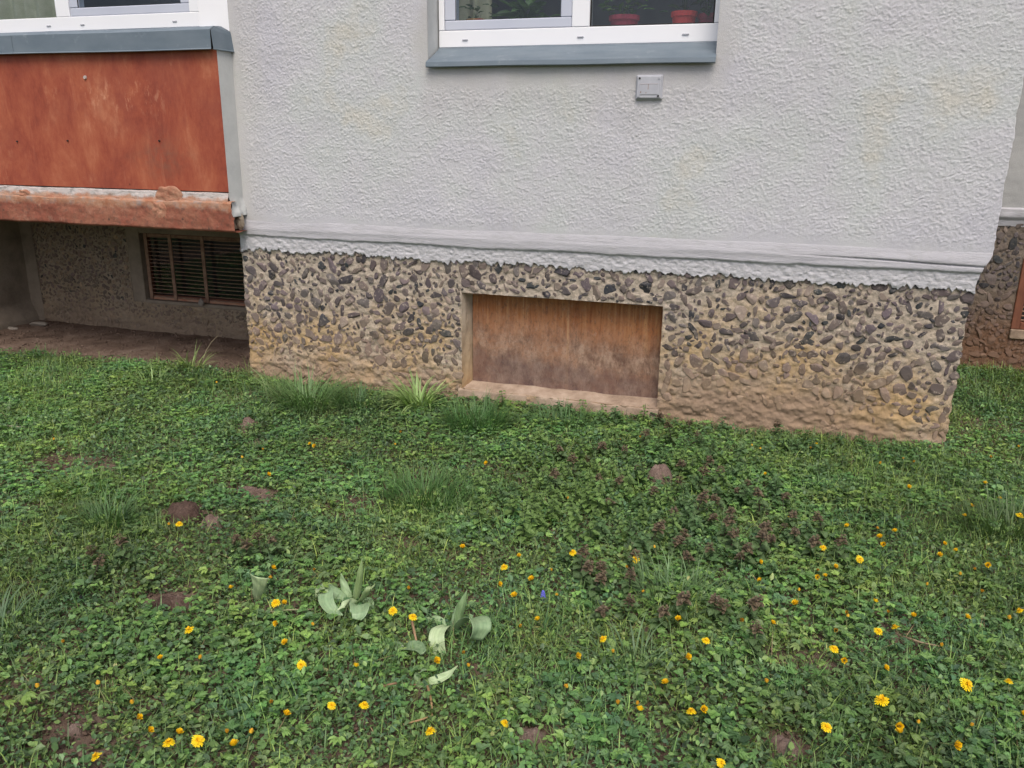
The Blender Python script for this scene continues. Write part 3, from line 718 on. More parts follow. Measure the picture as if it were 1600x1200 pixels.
P('surround', mb, 'cement', BW)
mb = MB(); mb.box((bx0+.002, YR+.04, bz0), (bx0+.035, YR+.075, bz1), bev=.003); mb.box((bx0+.036, YR+.042, bz0), (bx1, YR+.075, bz0+.03), bev=.003); mb.box((bx0+.036, YR+.042, bz1-.03), (bx1, YR+.075, bz1), bev=.003)
P('frame', mb, 'frame_br', BW)
mb = MB(); mb.box((bx0+.03, YR+.06, bz0+.028), (bx1, YR+.063, bz1-.028)); P('pane', mb, 'glass', BW)
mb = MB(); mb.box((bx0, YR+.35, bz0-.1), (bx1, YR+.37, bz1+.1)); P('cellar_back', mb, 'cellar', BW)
gr_ = empty('grille', (bx0, YR, bz0)); par(gr_, BW)
for k in range(3):
    x = bx0+.05+[0, .22, .505][k]*1.0
    mb = MB(); mb.box((x-.014, YR+.002, bz0+.004), (x+.014, YR+.010, bz1), bev=.001); P('upright', mb, 'rust', gr_)
for k in range(17):
    z = bz0+.022+k*(bz1-bz0-.045)/16
    mb = MB(); jj = rng.normal()*.003
    r_ = .0055 if k in (0, 16) else .0032
    mb.tube([(bx0+.03, YR+.018, z), (bx0+.35, YR+.018, z+jj), (bx0+.7, YR+.018, z-jj), (bx1, YR+.018, z)], r_, 6); P('bar', mb, 'rust', gr_)
for z in (bz0+.01, bz1-.01):
    mb = MB(); mb.box((bx0+.036, YR+.011, z-.008), (bx1, YR+.015, z+.008)); P('cross_strap', mb, 'mortar' if z < .4 else 'rust', gr_)

# ---- recessed wall on the right
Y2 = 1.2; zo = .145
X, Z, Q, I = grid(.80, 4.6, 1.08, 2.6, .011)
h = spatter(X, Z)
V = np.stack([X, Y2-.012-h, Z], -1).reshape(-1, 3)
o = mesh_np('recessed_plaster', V, [Q], M['shaded_plaster'], None, smooth=True); par(o, B)
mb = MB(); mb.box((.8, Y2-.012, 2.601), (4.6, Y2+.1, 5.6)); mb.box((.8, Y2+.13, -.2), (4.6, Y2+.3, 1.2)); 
P('recessed_backing', mb, 'render_smooth', B)
def b2(u, v):
    x = .80+3.8*v; z = np.interp(u, [0, .5, .52, .55, 1], [1.085, 1.03, 1.025, 1.015, .975]); y = np.interp(u, [0, .08, .5, .56, 1], [Y2+.0, Y2-.03, Y2-.03, Y2-.014, Y2-.004])
    return np.stack([x, y-(fbm(x*12, z*30, 3, 3)-.5)*.012, z+(fbm(x*7, u*2, 3, 1)-.5)*.01*(u > .4)], -1)
slab_grid('recessed_skirt', b2, 30, 320, 'skirt', B)
rx0, rx1, rz0, rz1 = 1.385, 2.2, .385, .80
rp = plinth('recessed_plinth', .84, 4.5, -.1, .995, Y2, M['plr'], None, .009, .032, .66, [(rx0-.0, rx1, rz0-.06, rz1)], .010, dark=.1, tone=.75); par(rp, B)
BW2 = empty('basement_window', (rx0, Y2, rz0)); par(BW2, B)
mb = MB(); mb.box((rx0, Y2-.012, rz0), (rx0+.045, Y2+.06, rz1), bev=.003); mb.box((rx0+.046, Y2-.010, rz0), (rx1, Y2+.06, rz0+.04), bev=.003); mb.box((rx0+.046, Y2-.010, rz1-.04), (rx1, Y2+.06, rz1), bev=.003); P('frame', mb, 'frame_br', BW2)
mb = MB(); mb.box((rx0-.0, Y2-.02, rz0-.058), (rx1, Y2+.06, rz0-.002), bev=.004); P('sill_ledge', mb, 'ledge', BW2)
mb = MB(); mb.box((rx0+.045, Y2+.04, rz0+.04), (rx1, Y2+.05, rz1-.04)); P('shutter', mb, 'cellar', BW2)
for k in range(13):
    z = rz0+.05+k*.026; mb = MB(); mb.tube([(rx0+.045, Y2+.02, z), (rx1, Y2+.02, z)], .005, 6); P('bar', mb, 'rust', BW2)
mb = MB(); mb.box((.8, Y2+.3, -.2), (4.6, 4, 5.6)); mb.box((-8.2, 1.0, .9), (-3.0, 1.04, 1.06)); mb.box((-8.2, 1.3, -.3), (-2.0, 1.5, .9)); P('body', mb, 'cement', B)

# ------------------------------------------------------------------ small things on and in the building
q0 = W(994.5, 117, -.03); q1 = W(1034, 155.5, -.03)
J = empty('junction_box', (q0[0], -.03, q1[2])); tag(J, 'small square grey junction box on the plaster just below the window sill', 'junction box')
mb = MB(); x0, x1_, z0, z1_ = q0[0], q1[0], q1[2], q0[2]
mb.box((x0, -.030, z0), (x1_, -.008, z1_), bev=.005); P('housing', mb, 'box', J)
mb = MB(); mb.box((x0+.006, -.036, z0+.006), (x1_-.006, -.0305, z1_-.006), bev=.003); P('lid', mb, 'box', J)
mb = MB()
mb.box((x0+.018, -.0385, z0+.022), (x1_-.018, -.0365, z1_-.040), bev=.001); o = P('label_plate', mb, 'box', J)
mb = MB(); xm = (x0+x1_)/2-.004
mb.box((xm, -.0395, z0+.045), (xm+.002, -.0387, z1_-.043)); mb.box((x0+.02, -.0392, z1_-.0425), (x1_-.02, -.0387, z1_-.0412))
mb.box((x0+.024, -.0392, z0+.030), (x0+.028, -.0387, z0+.037)); mb.box((x0+.050, -.0392, z0+.028), (x0+.053, -.0387, z0+.033))
P('engraving', mb, 'rust', o)
for (u, v, mt) in ((.14, .86, 'black'), (.86, .14, 'black'), (.86, .86, 'box'), (.14, .14, 'box')):
    cx = x0+(x1_-x0)*u; cz = z0+(z1_-z0)*v
    mb = MB(); mb.tube([(cx, -.0365, cz), (cx, -.0400, cz)], [.005, .0045], 10); P('screw', mb, mt, J)

def curtain(x0, x1, y, z0, z1, label):
    def f(u, v):
        x = x0+(x1-x0)*v; return np.stack([x, y+np.sin(x*60)*.02+np.sin(x*23+1)*.02, z0+(z1-z0)*u], -1)
    o = slab_grid('curtain', f, 6, 200, 'curtain', EMP); o.parent = None; o.location = (0, 0, 0)
    tag(o, label, 'curtain'); return o
EMP = empty('curtain_rail_helper')
curtain(-5.3, -4.22, .16, 1.7, 3.2, 'greenish folded curtain behind the left pane of the loggia glazing')
curtain(-1.80, -1.62, .50, 1.95, 3.2, 'narrow pale net curtain behind the left sash of the middle window')
bpy.data.objects.remove(EMP)
def leafset(n, cen, spread, size, cols, up=.5):
    Pn = cen+rng.normal(size=(n, 3))*spread
    return Pn

# ------------------------------------------------------------------ leaves and blades, generated in bulk
LT = np.array([(0, 0, 0), (-.5, .38, 1), (0, .42, 0), (.5, .38, 1), (-.38, .74, 1), (.38, .74, 1), (0, 1, 0)], float)
def leaves(Pn, yaw, tilt, roll, L, Wd, fold, droop, col):
    """n leaves as one vertex array; tilt 0 = lying flat, pointing along yaw"""
    n = len(Pn)
    x = LT[:, 0][None]*Wd[:, None]; y = LT[:, 1][None]*L[:, None]
    z = LT[:, 2][None]*(fold*Wd)[:, None] - (LT[:, 1]**2)[None]*(droop*L)[:, None]
    cr, sr = np.cos(roll)[:, None], np.sin(roll)[:, None]; x, z = x*cr-z*sr, x*sr+z*cr
    ct, st = np.cos(tilt)[:, None], np.sin(tilt)[:, None]; y, z = y*ct-z*st, y*st+z*ct
    cy, sy = np.cos(yaw)[:, None], np.sin(yaw)[:, None]; x, y = x*cy-y*sy, x*sy+y*cy
    V = np.stack([x, y, z], -1)+Pn[:, None, :]
    b = (np.arange(n)*7)[:, None]
    T = np.concatenate([b+np.array([[0, 2, 1]]), b+np.array([[0, 3, 2]])])
    Qd = np.concatenate([b+np.array([[1, 2, 6, 4]]), b+np.array([[2, 3, 5, 6]])])
    return V.reshape(-1, 3), T, Qd, np.repeat(col, 7, 0)
def blades(Pn, yaw, lean, curve, L, Wd, col, seg=4, tipcol=None):
    n = len(Pn); k = seg+1
    s = np.linspace(0, 1, k)[None]
    ang = lean[:, None]+curve[:, None]*s          # angle from vertical along the blade
    ds = L[:, None]/seg
    hx = np.concatenate([np.zeros((n, 1)), np.cumsum(np.sin(ang[:, :-1])*ds, 1)], 1)
    hz = np.concatenate([np.zeros((n, 1)), np.cumsum(np.cos(ang[:, :-1])*ds, 1)], 1)
    cy, sy = np.cos(yaw)[:, None], np.sin(yaw)[:, None]
    cx = hx*cy; cyy = hx*sy
    wv = Wd[:, None]*np.array([.75, 1, .9, .6, .04, .0][:k] if seg == 4 else np.interp(np.linspace(0, 1, k), [0, .3, .7, 1], [.7, 1, .7, .04]))[None]
    px_, py_ = -sy*wv/2, cy*wv/2
    A = np.stack([cx+px_, cyy+py_, hz], -1)+Pn[:, None]; Bv = np.stack([cx-px_, cyy-py_, hz], -1)+Pn[:, None]
    V = np.stack([A, Bv], 2).reshape(n, -1, 3)
    b = (np.arange(n)*2*k)[:, None]
    Qd = np.concatenate([b+np.array([[2*j, 2*j+1, 2*j+3, 2*j+2]]) for j in range(seg)])
    cc = np.repeat(col[:, None], 2*k, 1)
    if tipcol is not None:
        f = np.repeat(np.linspace(0, 1, k)**3, 2)[None, :, None]; cc = cc*(1-f*.5)+tipcol*f*.5
    return V.reshape(-1, 3), Qd, cc.reshape(-1, 3)
class Bulk:
    def __init__(s): s.V = []; s.T = []; s.Q = []; s.c = []; s.n = 0
    def leaves(s, *a):
        V, T, Q, c = leaves(*a); s.V.append(V); s.T.append(T+s.n); s.Q.append(Q+s.n); s.c.append(c); s.n += len(V)
    def blades(s, *a, **k):
        V, Q, c = blades(*a, **k); s.V.append(V); s.Q.append(Q+s.n); s.c.append(c); s.n += len(V)
    def build(s, name, mat):
        polys = [p for p in ([np.concatenate(s.T)] if s.T else [])+([np.concatenate(s.Q)] if s.Q else [])]
        return mesh_np(name, np.concatenate(s.V), polys, mat, None, None, np.concatenate(s.c))

# ground sheet, fine where it is seen
def axis(a, b, st, lo, hi):
    f = np.arange(a, b+1e-6, st); g = 1.6**np.arange(1, 12)*st*2
    l = a-np.cumsum(g); r = b+np.cumsum(g)
    return np.concatenate([[lo], l[l > lo][::-1], f, r[r < hi], [hi]])
xs = axis(-8, 4.4, .04, -60, 60); ys = axis(-4.2, 2, .04, -60, 60)
GX, GY = np.meshgrid(xs, ys, indexing='ij')
GZ = gz(GX, GY) + (fbm(GX*12, GY*12, 3, 2)-.5)*.022
ii = np.arange(GX.size).reshape(GX.shape)
Qg = np.stack([ii[:-1, :-1], ii[1:, :-1], ii[1:, 1:], ii[:-1, 1:]], -1).reshape(-1, 4)
gr = mesh_np('ground', np.stack([GX, GY, GZ], -1).reshape(-1, 3), [Qg], M['soil'], None, smooth=True)
tag(gr, kind='structure')

# where bare soil shows: (pixel x, pixel y, half width m, half depth m, strength)
BARE = [(115, 728, .26, .10, .75), (270, 943, .10, .06, 1), (390, 665, .05, .05, 1), (402, 695, .05, .04, .9), (500, 690, .09, .03, .8), (395, 775, .13, .06, .9), (105, 1150, .07, .08, .8), (100, 1180, .12, .04, .8),
        (835, 1155, .05, .03, 1), (1225, 1168, .06, .04, 1), (565, 1128, .02, .025, .9), (1435, 1005, .08, .04, .6), (1250, 1040, .10, .04, .6), (1530, 715, .09, .05, .6), (1440, 815, .2, .06, .45), (545, 785, .08, .06, .5),
        (615, 850, .12, .05, .6), (330, 810, .06, .04, .8), (188, 645, .06, .03, .6), (1027, 745, .07, .05, 1), (290, 805, .11, .07, 1), (480, 615, .05, .04, .6), (1490, 800, .06, .04, .5), (40, 660, .1, .04, .4), (600, 700, .2, .04, .3), (230, 650, .15, .05, .3)]
BW_ = [(G(a, b), c, d, e) for a, b, c, d, e in BARE]
def cover(x, y):
    c = np.ones_like(x)
    nz = fbm(x*9, y*9, 3, 11)-.5
    for g, a, b, e in BW_:
        rr = ((x-g[0])/a)**2+((y-g[1])/b)**2
        c = np.minimum(c, 1-e*np.clip(1.6-rr+nz*2.4, 0, 1))
    # loggia dirt: nothing grows under the slab
    edge = np.interp(x, [-6, -4.79, -4.1, -3.6, -3.3, -3.0, -2.9], [-.20, -.10, -.02, .02, -.02, .08, -.3])+nz*.22
    c = c*np.clip(1-(y-edge)/.10, 0, 1)**np.where(x < -2.98, 1, 0)
    c = c*np.where((y > -.02) & (x > -3.02) & (x < .91), 0, 1)*np.where((y > Y2-.02) & (x > .8), 0, 1)
    thin = np.clip((fbm(x*3.2+9, y*3.2, 3, 12)-.33)/.12, .7, 1)
    return c*thin
def sample(n, x0, x1, y0, y1, f=None):
    x = rng.uniform(x0, x1, n); y = rng.uniform(y0, y1, n)
    p = cover(x, y)
    # seen from near the photo's place: full density; farther out a thinner cover
    q = np.stack([x, y, np.zeros(n)], -1)-CO; zc = q @ _fwd; u = F*(q @ _r)/zc; v = F*(q @ _d)/zc
    inn = (zc > .3) & (np.abs(u) < 980) & (v < 760)
    p = p*np.where(inn, 1, .22)
    if f is not None: p = p*f(x, y)
    k = rng.random(n) < p
    return x[k], y[k], inn[k]
PAL = np.array([(.050, .105, .038), (.064, .130, .044), (.084, .155, .050), (.042, .088, .038), (.074, .128, .058), (.105, .180, .058), (.044, .085, .045)])
def leafcol(x, y, spread=.30):
    a = fbm(x*2.1, y*2.1, 3, 13)[:, None]; b = fbm(x*7+3, y*7, 2, 14)[:, None]
    c = PAL[rng.integers(0, len(PAL), len(x))]
    c = c*np.array([1.98, 1.82, 1.80])*(.72+.75*a)*(1+rng.normal(size=(len(x), 1))*spread)
    c = c*np.concatenate([.85+.4*b, np.ones_like(b), 1.15-.3*b], 1)
    return np.clip(c, .008, .5)
bk = Bulk()
# low oval leaves of chickweed and speedwell, all over
x, y, inn = sample(1000000, -6.6, 3.4, -3.7, 1.2)
n = len(x); big = np.where(inn, 1, 1.6)*np.exp(rng.normal(0, .22, n))
dens = fbm(x*4+50, y*4, 3, 15)
hgt = rng.random(n)**1.3*(.012+.05*dens)
L = rng.uniform(.009, .019, n)*big*(.75+.5*dens)
Pn = np.stack([x, y, gz(x, y)+.002+hgt], -1)
bk.leaves(Pn, rng.uniform(0, 2*math.pi, n), rng.normal(.2, .5, n), rng.normal(0, .5, n), L, L*rng.uniform(.45, .75, n), rng.uniform(-.05, .25, n), rng.uniform(-.1, .35, n), leafcol(x, y))
print('leaves', n)
# clover: three leaflets on one point
cf = lambda x, y: np.clip((fbm(x*2.4+20, y*2.4+5, 3, 3)-.47)/.1, .05, 1)
x, y, inn = sample(60000, -6.6, 3.4, -3.7, .2, cf)
n = len(x); h0 = rng.uniform(.02, .05, n); yw = rng.uniform(0, 2*math.pi, n); L = rng.uniform(.011, .018, n); tl = rng.normal(.05, .25, n); cc = leafcol(x, y, .12)*np.array([1.05, 1.2, .95])
for j in range(3):
    bk.leaves(np.stack([x, y, gz(x, y)+h0], -1), yw+j*2.094, tl+rng.normal(0, .1, n), rng.normal(0, .15, n), L, L*.95, np.full(n, .12), np.full(n, .1), cc)
# lobed rosettes (buttercup, young yarrow) : five narrow leaflets fanned
x, y, inn = sample(26000, -6.6, 3.4, -3.7, .1, lambda x, y: np.clip((fbm(x*2+70, y*2+5, 3, 6)-.45)/.1, .1, 1))
n = len(x); h0 = rng.uniform(.015, .055, n); yw = rng.uniform(0, 2*math.pi, n); L = rng.uniform(.018, .034, n); tl = rng.normal(.2, .25, n); cc = leafcol(x, y, .12)*np.array([1.1, 1.15, 1.0])
for j in range(5):
    bk.leaves(np.stack([x, y, gz(x, y)+h0], -1), yw+(j-2)*.55, tl+rng.normal(0, .08, n), rng.normal(0, .2, n), L*(1-.12*abs(j-2)), L*.36, np.full(n, .2), np.full(n, .25), cc)
# short lawn grass between them
x, y, inn = sample(330000, -6.6, 3.4, -3.7, 1.2, lambda x, y: np.clip((fbm(x*1.7+11, y*1.7+8, 3, 9)-.40)/.15, .25, 1))
n = len(x)
bk.blades(np.stack([x, y, gz(x, y)], -1), rng.uniform(0, 2*math.pi, n), rng.uniform(.1, .9, n), rng.uniform(.2, 1.2, n), rng.uniform(.035, .10, n), rng.uniform(.0016, .0036, n), leafcol(x, y, .25)*np.array([1.25, 1.2, 1.0]), seg=3)
# straw-coloured dry bits
x, y, inn = sample(14000, -6.6, 3.4, -3.7, .9)
n = len(x)
bk.blades(np.stack([x, y, gz(x, y)+rng.uniform(0, .03, n)], -1), rng.uniform(0, 2*math.pi, n), rng.uniform(1.1, 1.7, n), rng.uniform(-.3, .3, n), rng.uniform(.02, .10, n), rng.uniform(.0013, .003, n), np.tile([.30, .24, .13], (n, 1))*rng.uniform(.5, 1.3, (n, 1)), seg=3)
cv = bk.build('ground_cover', M['leaf']); tag(cv, 'low green weeds, clover and short grass covering the lawn', 'ground cover', kind='stuff')
# crumbs of earth on the bare places
Vs = []; Fs = []; n = 0
cr = []
for g, a, b, e in BW_:
    for k in range(int(60*e)): cr.append((g[0]+rng.normal()*a*.8, g[1]+rng.normal()*b*.8, rng.uniform(.002, .007)))
for k in range(700):
    x_ = rng.uniform(-5.6, -3.0); y_ = rng.uniform(-.1, .88); cr.append((x_, y_, rng.uniform(.002, .009)*(1+.6*(rng.random() < .05))))
for k in range(500): cr.append((rng.uniform(-3, .9), -rng.random()**2*.12-.01, rng.uniform(.002, .007)))
for (x_, y_, r_) in cr:
    v = STONES[rng.integers(40)]*r_*rng.uniform(.7, 1.3, 3)+[x_, y_, float(gz(x_, y_))+.006]
    Vs.append(v); Fs.append(ICO2[1]+n); n += len(v)
o = mesh_np('soil_crumbs', np.concatenate(Vs), [np.concatenate(Fs)], M['soil'], None, smooth=True); tag(o, 'crumbs of brown earth and grit on the bare patches', 'soil crumbs', kind='stuff')

# ------------------------------------------------------------------ tussocks
def tuft(px, py, nb, L, Wd, spread, lean, curve, col, label, cat='grass tuft', name='grass_tuft', var=.18, yaw=None, group=None):
    g = G(px, py); b = Bulk(); n = nb
    a = rng.uniform(0, 2*math.pi, n); r_ = spread*np.sqrt(rng.random(n))
    Pn = np.stack([r_*np.cos(a), r_*np.sin(a)*.8, np.zeros(n)], -1)
    yw = a+rng.normal(0, .5, n) if yaw is None else yaw+rng.normal(0, .6, n)
    Ls = L*rng.uniform(.5, 1.1, n)
    cc = np.array(col)[None]*(1+rng.normal(size=(n, 1))*var)*np.array([2.2, 1.95, 1.75])
    Ls = Ls*1.05; Wd = Wd*1.35
    b.blades(Pn, yw, np.abs(rng.normal(lean, .28, n)), rng.normal(curve, .35, n), Ls, Wd*rng.uniform(.7, 1.2, n), np.clip(cc, .01, .6), seg=6, tipcol=np.array([.16, .2, .07]))
    o = b.build(name, M['grass']); o.location = g; tag(o, label, cat, group); return o
dg = (.038, .092, .036); bl = (.045, .098, .058); pg = (.13, .215, .085); yg = (.07, .125, .035)
GT = 'tufts of long grass in the lawn'
tuft(485, 638, 380, .27, .0040, .17, .5, 1.3, (.068, .135, .055), 'wide shaggy tuft of long green grass against the left part of the plinth', group=GT)
tuft(560, 640, 200, .18, .0036, .13, .4, 1.1, dg, 'dark fine grass tuft between the shaggy tuft and the pale broad-bladed one', group=GT)
tuft(655, 640, 140, .24, .0085, .07, .45, 1.3, pg, 'pale yellow-green tuft of broad strap-like blades left of the boarded opening', group=GT)
tuft(745, 672, 380, .19, .0034, .15, .35, .9, (.04, .105, .035), 'dense bright green grass tuft under the lower left corner of the boarded opening', group=GT)
tuft(880, 672, 220, .15, .003, .15, .4, .9, dg, 'thin low grass tuft in front of the middle of the boarded opening', group=GT)
tuft(665, 785, 420, .15, .0032, .18, .38, .95, (.04, .1, .032), 'spreading dark green fine grass tuft in mid lawn below the pale broad-bladed tuft', group=GT)
tuft(130, 775, 240, .11, .003, .13, .4, .9, yg, 'yellowish grass tuft at the left, just above the longer dark one', group=GT)
tuft(170, 830, 200, .17, .0036, .09, .35, 1.1, (.045, .1, .04), 'upright green grass tuft left of the brown molehill', group=GT)
tuft(1055, 945, 260, .16, .0028, .13, .4, 1.1, (.07, .135, .065), 'round greyish green grass tuft standing in front of the dead nettles', group=GT)
tuft(1575, 838, 460, .17, .003, .17, .35, 1.0, (.04, .078, .03), 'dark dense grass tuft at the right edge of the photo', group=GT)
tuft(985, 1045, 34, .17, .0042, .09, .4, 1.4, (.065, .12, .065), 'loose tuft of wide blades low in the middle of the lawn', group=GT)
tuft(-5, 1000, 110, .18, .0045, .12, .5, 1.5, (.045, .085, .05), 'arching blue-green tuft of thick blades at the left edge of the photo', group=GT)
tuft(300, 580, 60, .20, .005, .07, .55, 1.2, (.12, .18, .07), 'small straggly tuft with pale blades beside the bare dirt of the loggia', group=GT)
tuft(240, 605, 60, .17, .005, .08, .6, 1.4, (.10, .17, .07), 'flattened pale green tuft left of the straggly tuft at the dirt edge', group=GT)
tuft(60, 560, 90, .09, .004, .12, .4, .8, (.05, .11, .035), 'short leafy green tuft at the far left edge of the bare dirt', group=GT)
tuft(1420, 812, 110, .09, .0026, .13, .4, .8, (.045, .08, .03), 'small dark grass tuft below the right end of the plinth', group=GT)
tuft(1380, 705, 130, .07, .0026, .2, .3, .7, (.04, .1, .04), 'low fringe of short grass at the foot of the right end of the plinth', group=GT)
tuft(830, 1010, 60, .13, .003, .09, .4, 1.2, dg, 'sparse tuft right of the curled broad-leaved plant', group=GT)
tuft(390, 590, 14, .14, .004, .03, .15, .3, (.14, .19, .08), 'few upright pale blades at the left corner of the plinth', group=GT)
tuft(445, 632, 34, .30, .0052, .10, .7, 1.3, (.10, .155, .075), 'few long pale blades drooping out of the shaggy tuft by the plinth', group=GT)
tuft(1250, 705, 60, .12, .003, .12, .4, .9, (.06, .11, .04), 'sparse weedy grass at the foot of the muddy part of the plinth', group=GT)
tuft(1560, 640, 90, .17, .0034, .15, .4, 1.2, (.05, .10, .04), 'long shaded grass tuft in the corner right of the plinth', group=GT)

# ------------------------------------------------------------------ molehills and bits
def mound(px, py, rx, ry, h, label, name='molehill', group='heaps of bare earth in the lawn'):
    g = G(px, py); U, Vv = np.meshgrid(np.linspace(0, 1, 26), np.linspace(0, 1, 61), indexing='ij')
    a = Vv*2*math.pi; R_ = U*(1+(fbm(np.cos(a)*1.3+px, np.sin(a)*1.3+py, 3, 3)-.5)*.7)
    xx = rx*R_*np.cos(a); yy = ry*R_*np.sin(a)
    z = h*(1-U**2)**.8*(.75+.6*fbm(xx*22+px, yy*22, 3, 4))+(fbm(xx*60+px, yy*60, 3, 6)-.5)*.022+(fbm(xx*25+px, yy*25, 2, 9)-.5)*.02*(1-U**3)-.02*U**4
    i = np.arange(U.size).reshape(U.shape); Qd = np.stack([i[:-1, :-1], i[1:, :-1], i[1:, 1:], i[:-1, 1:]], -1).reshape(-1, 4)
    o = mesh_np(name, np.stack([xx, yy, z], -1).reshape(-1, 3), [Qd], M['clod' if px in (288, 270) else 'dry'], None, smooth=True); o.location = g
    tag(o, label, 'molehill', group)
mound(288, 815, .105, .08, .075, 'large dark brown heap of earth at the left with a dandelion in front')
mound(333, 822, .06, .045, .042, 'small pale heap of earth touching the right side of the large brown heap')
mound(1028, 756, .072, .06, .095, 'rounded pinkish brown heap of earth among the nettles below the boarded opening')
mound(835, 1160, .06, .045, .028, 'flat bare heap of earth at the bottom middle beside a wide-open dandelion')
mound(1226, 1174, .06, .045, .028, 'flat grey-brown heap of earth at the bottom edge right of the middle')
mound(270, 947, .09, .05, .035, 'flat strip of bare earth left of the single folded leaf')
mound(388, 670, .065, .055, .05, 'low heap of earth near the left corner of the plinth')
mound(118, 1147, .03, .025, .03, 'tiny clod of pink earth near the bottom left corner')
mound(398, 778, .12, .06, .035, 'low trampled patch of earth right of the large brown heap')
mound(480, 618, .045, .04, .05, 'little heap of earth inside the shaggy tuft by the plinth')
def stone_(name, P_, s, label, mat='pebble', grp=None):
    o = mesh_np(name, STONES3[rng.integers(40)]*np.array(s), [ICO3[1]], M[mat], None, smooth=True); o.location = P_; tag(o, label, 'stone', grp)
stone_('stone', G(60, 508)+[0, 0, .01], (.07, .045, .022), 'flat pale stone on the dirt by the loggia partition wall')
stone_('stone', G(20, 514)+[0, 0, .005], (.05, .03, .012), 'thin grey stone chip at the left edge of the photo on the dirt')
q = W(316, 472, YR-.02); stone_('stone', (q[0], YR-.03, q[2]), (.028, .016, .026), 'grey stone chip stuck in front of the basement window grille')
def stick(pts, r, col, label, cat='stalk', name='dry_stalk'):
    mb = MB(); P0 = np.array(pts[0]); mb.tube([np.array(p)-P0 for p in pts], np.linspace(r, r*.6, len(pts)), 7, col=col)
    o = mb.build(name, M['stalk'], None, True); o.location = P0; tag(o, label, cat); return o
def PX(px, py, h): return G(px, py, h)
stick([PX(644, 972, .055), PX(648, 990, .045), PX(652, 1008, .035)], .0045, (.42, .27, .15), 'short thick brown stalk under the two bright dandelions')
stick([PX(668, 1072, .04), PX(674, 1095, .03), PX(675, 1118, .025), PX(660, 1124, .03), PX(630, 1132, .03)], .0038, (.42, .27, .13), 'bent brown stalk with a kink below the narrow lying leaf')
stick([PX(420, 956, .03), PX(450, 953, .04), PX(490, 952, .035)], .003, (.30, .34, .18), 'straight pale stalk lying left of the broad-leaved plant')
stick([PX(1412, 995, .03), PX(1440, 1004, .035), PX(1470, 1010, .03)], .0035, (.36, .27, .18), 'dry straw lying right of the paired bright dandelions')
stick([PX(595, 1073, .03), PX(620, 1067, .035), PX(650, 1070, .03)], .004, (.28, .17, .10), 'reddish brown withered stalk left of the narrow lying leaf')
stick([PX(0, 663, .04), PX(25, 667, .04), PX(50, 668, .02)], .005, (.34, .40, .26), 'pale withered stem at the left edge of the lawn')
q = W(282, 583, -.15)
stick([PX(318, 560, .03), PX(322, 548, .06), PX(330, 535, .12), PX(340, 525, .16)], .003, (.38, .34, .22), 'pale arching dry stem rising above the straggly tuft at the dirt edge')

# ------------------------------------------------------------------ broad-leaved plants
def blade_leaf(path, widths, side, cup, col, parent, name='leaf', ns=22):
    path = np.array(path, float); k = len(path); t0 = np.linspace(0, 1, k); t = np.linspace(0, 1, ns)
    # smooth the path (Catmull-Rom)
    Pp = np.concatenate([[2*path[0]-path[1]], path, [2*path[-1]-path[-2]]])
    out = []
    for s in t:
        f = s*(k-1); i = min(int(f), k-2); u = f-i; a, b, c, d = Pp[i:i+4]
        out.append(.5*((2*b)+(-a+c)*u+(2*a-5*b+4*c-d)*u*u+(-a+3*b-3*c+d)*u**3))
    c = np.array(out); wd = np.interp(t, np.linspace(0, 1, len(widths)), widths); 
    side = np.array(side, float); nu = 15; V = []
    for i in range(ns):
        tg = c[min(i+1, ns-1)]-c[max(i-1, 0)]; tg /= np.linalg.norm(tg)+1e-9
        sd = side-tg*(side@tg); sd /= np.linalg.norm(sd)+1e-9; nm = np.cross(tg, sd)
        for j in range(nu):
            v = (j/(nu-1)-.5)*2; V.append(c[i]+sd*v*wd[i]/2+nm*cup*wd[i]*(v*v-.3)+nm*.0012*math.sin(i*.9+v*3))
    i = np.arange(ns*nu).reshape(ns, nu); Qd = np.stack([i[:-1, :-1], i[1:, :-1], i[1:, 1:], i[:-1, 1:]], -1).reshape(-1, 4)
    o = mesh_np(name, V, [Qd], M['tulip'], None, None, np.tile(np.array(col)[None]*(1+.09*np.cos(np.arange(nu)*math.pi)*(np.arange(nu) != nu//2)+.25*(np.arange(nu) == nu//2))[:, None]*.97, (ns, 1)), smooth=True); par(o, parent)
    md = o.modifiers.new('thickness', 'SOLIDIFY'); md.thickness = .0007
    return o
def tulip(px, py, label):
    g = G(px, py); T_ = empty('broad_leaved_plant', g); tag(T_, label, 'plant', 'broad-leaved bulb plants in the lawn'); return T_, g
def LV(T_, g, pix, widths, side, cup=.15, col=(.15, .24, .12)):
    blade_leaf([W(a, b, g[1]+d) for a, b, d in pix], widths, side, cup, col, T_)
A = (.21, .32, .17); Bc = (.27, .39, .20); Lc = (.42, .52, .29)
T_, g = tulip(400, 938, 'single broad bulb leaf with a cut end, leftmost of the bulb plants')
LV(T_, g, [(403, 942, -.01), (401, 932, -.03), (404, 917, -.055), (404, 901, -.07)], [.018, .026, .040, .062], (1, .1, 0), .1, Lc)
LV(T_, g, [(402, 940, 0), (408, 930, .01), (413, 918, .01), (416, 910, 0)], [.014, .022, .016, .003], (1, .4, 0), .2, A)
T_, g = tulip(547, 950, 'largest of the bulb plants, with many broad curling leaves')
LV(T_, g, [(553, 948, 0), (558, 925, 0), (563, 895, .0), (566, 872, .01)], [.014, .024, .018, .001], (1, .5, 0), .25, (.19, .27, .10))
LV(T_, g, [(549, 946, .01), (542, 928, .01), (536, 910, .02), (533, 896, .02)], [.018, .030, .022, .001], (1, .3, 0), .22, Bc)
LV(T_, g, [(556, 948, -.01), (568, 935, -.02), (577, 922, -.03), (586, 913, -.02)], [.018, .034, .030, .001], (.7, .2, .7), .15, (.22, .29, .12))
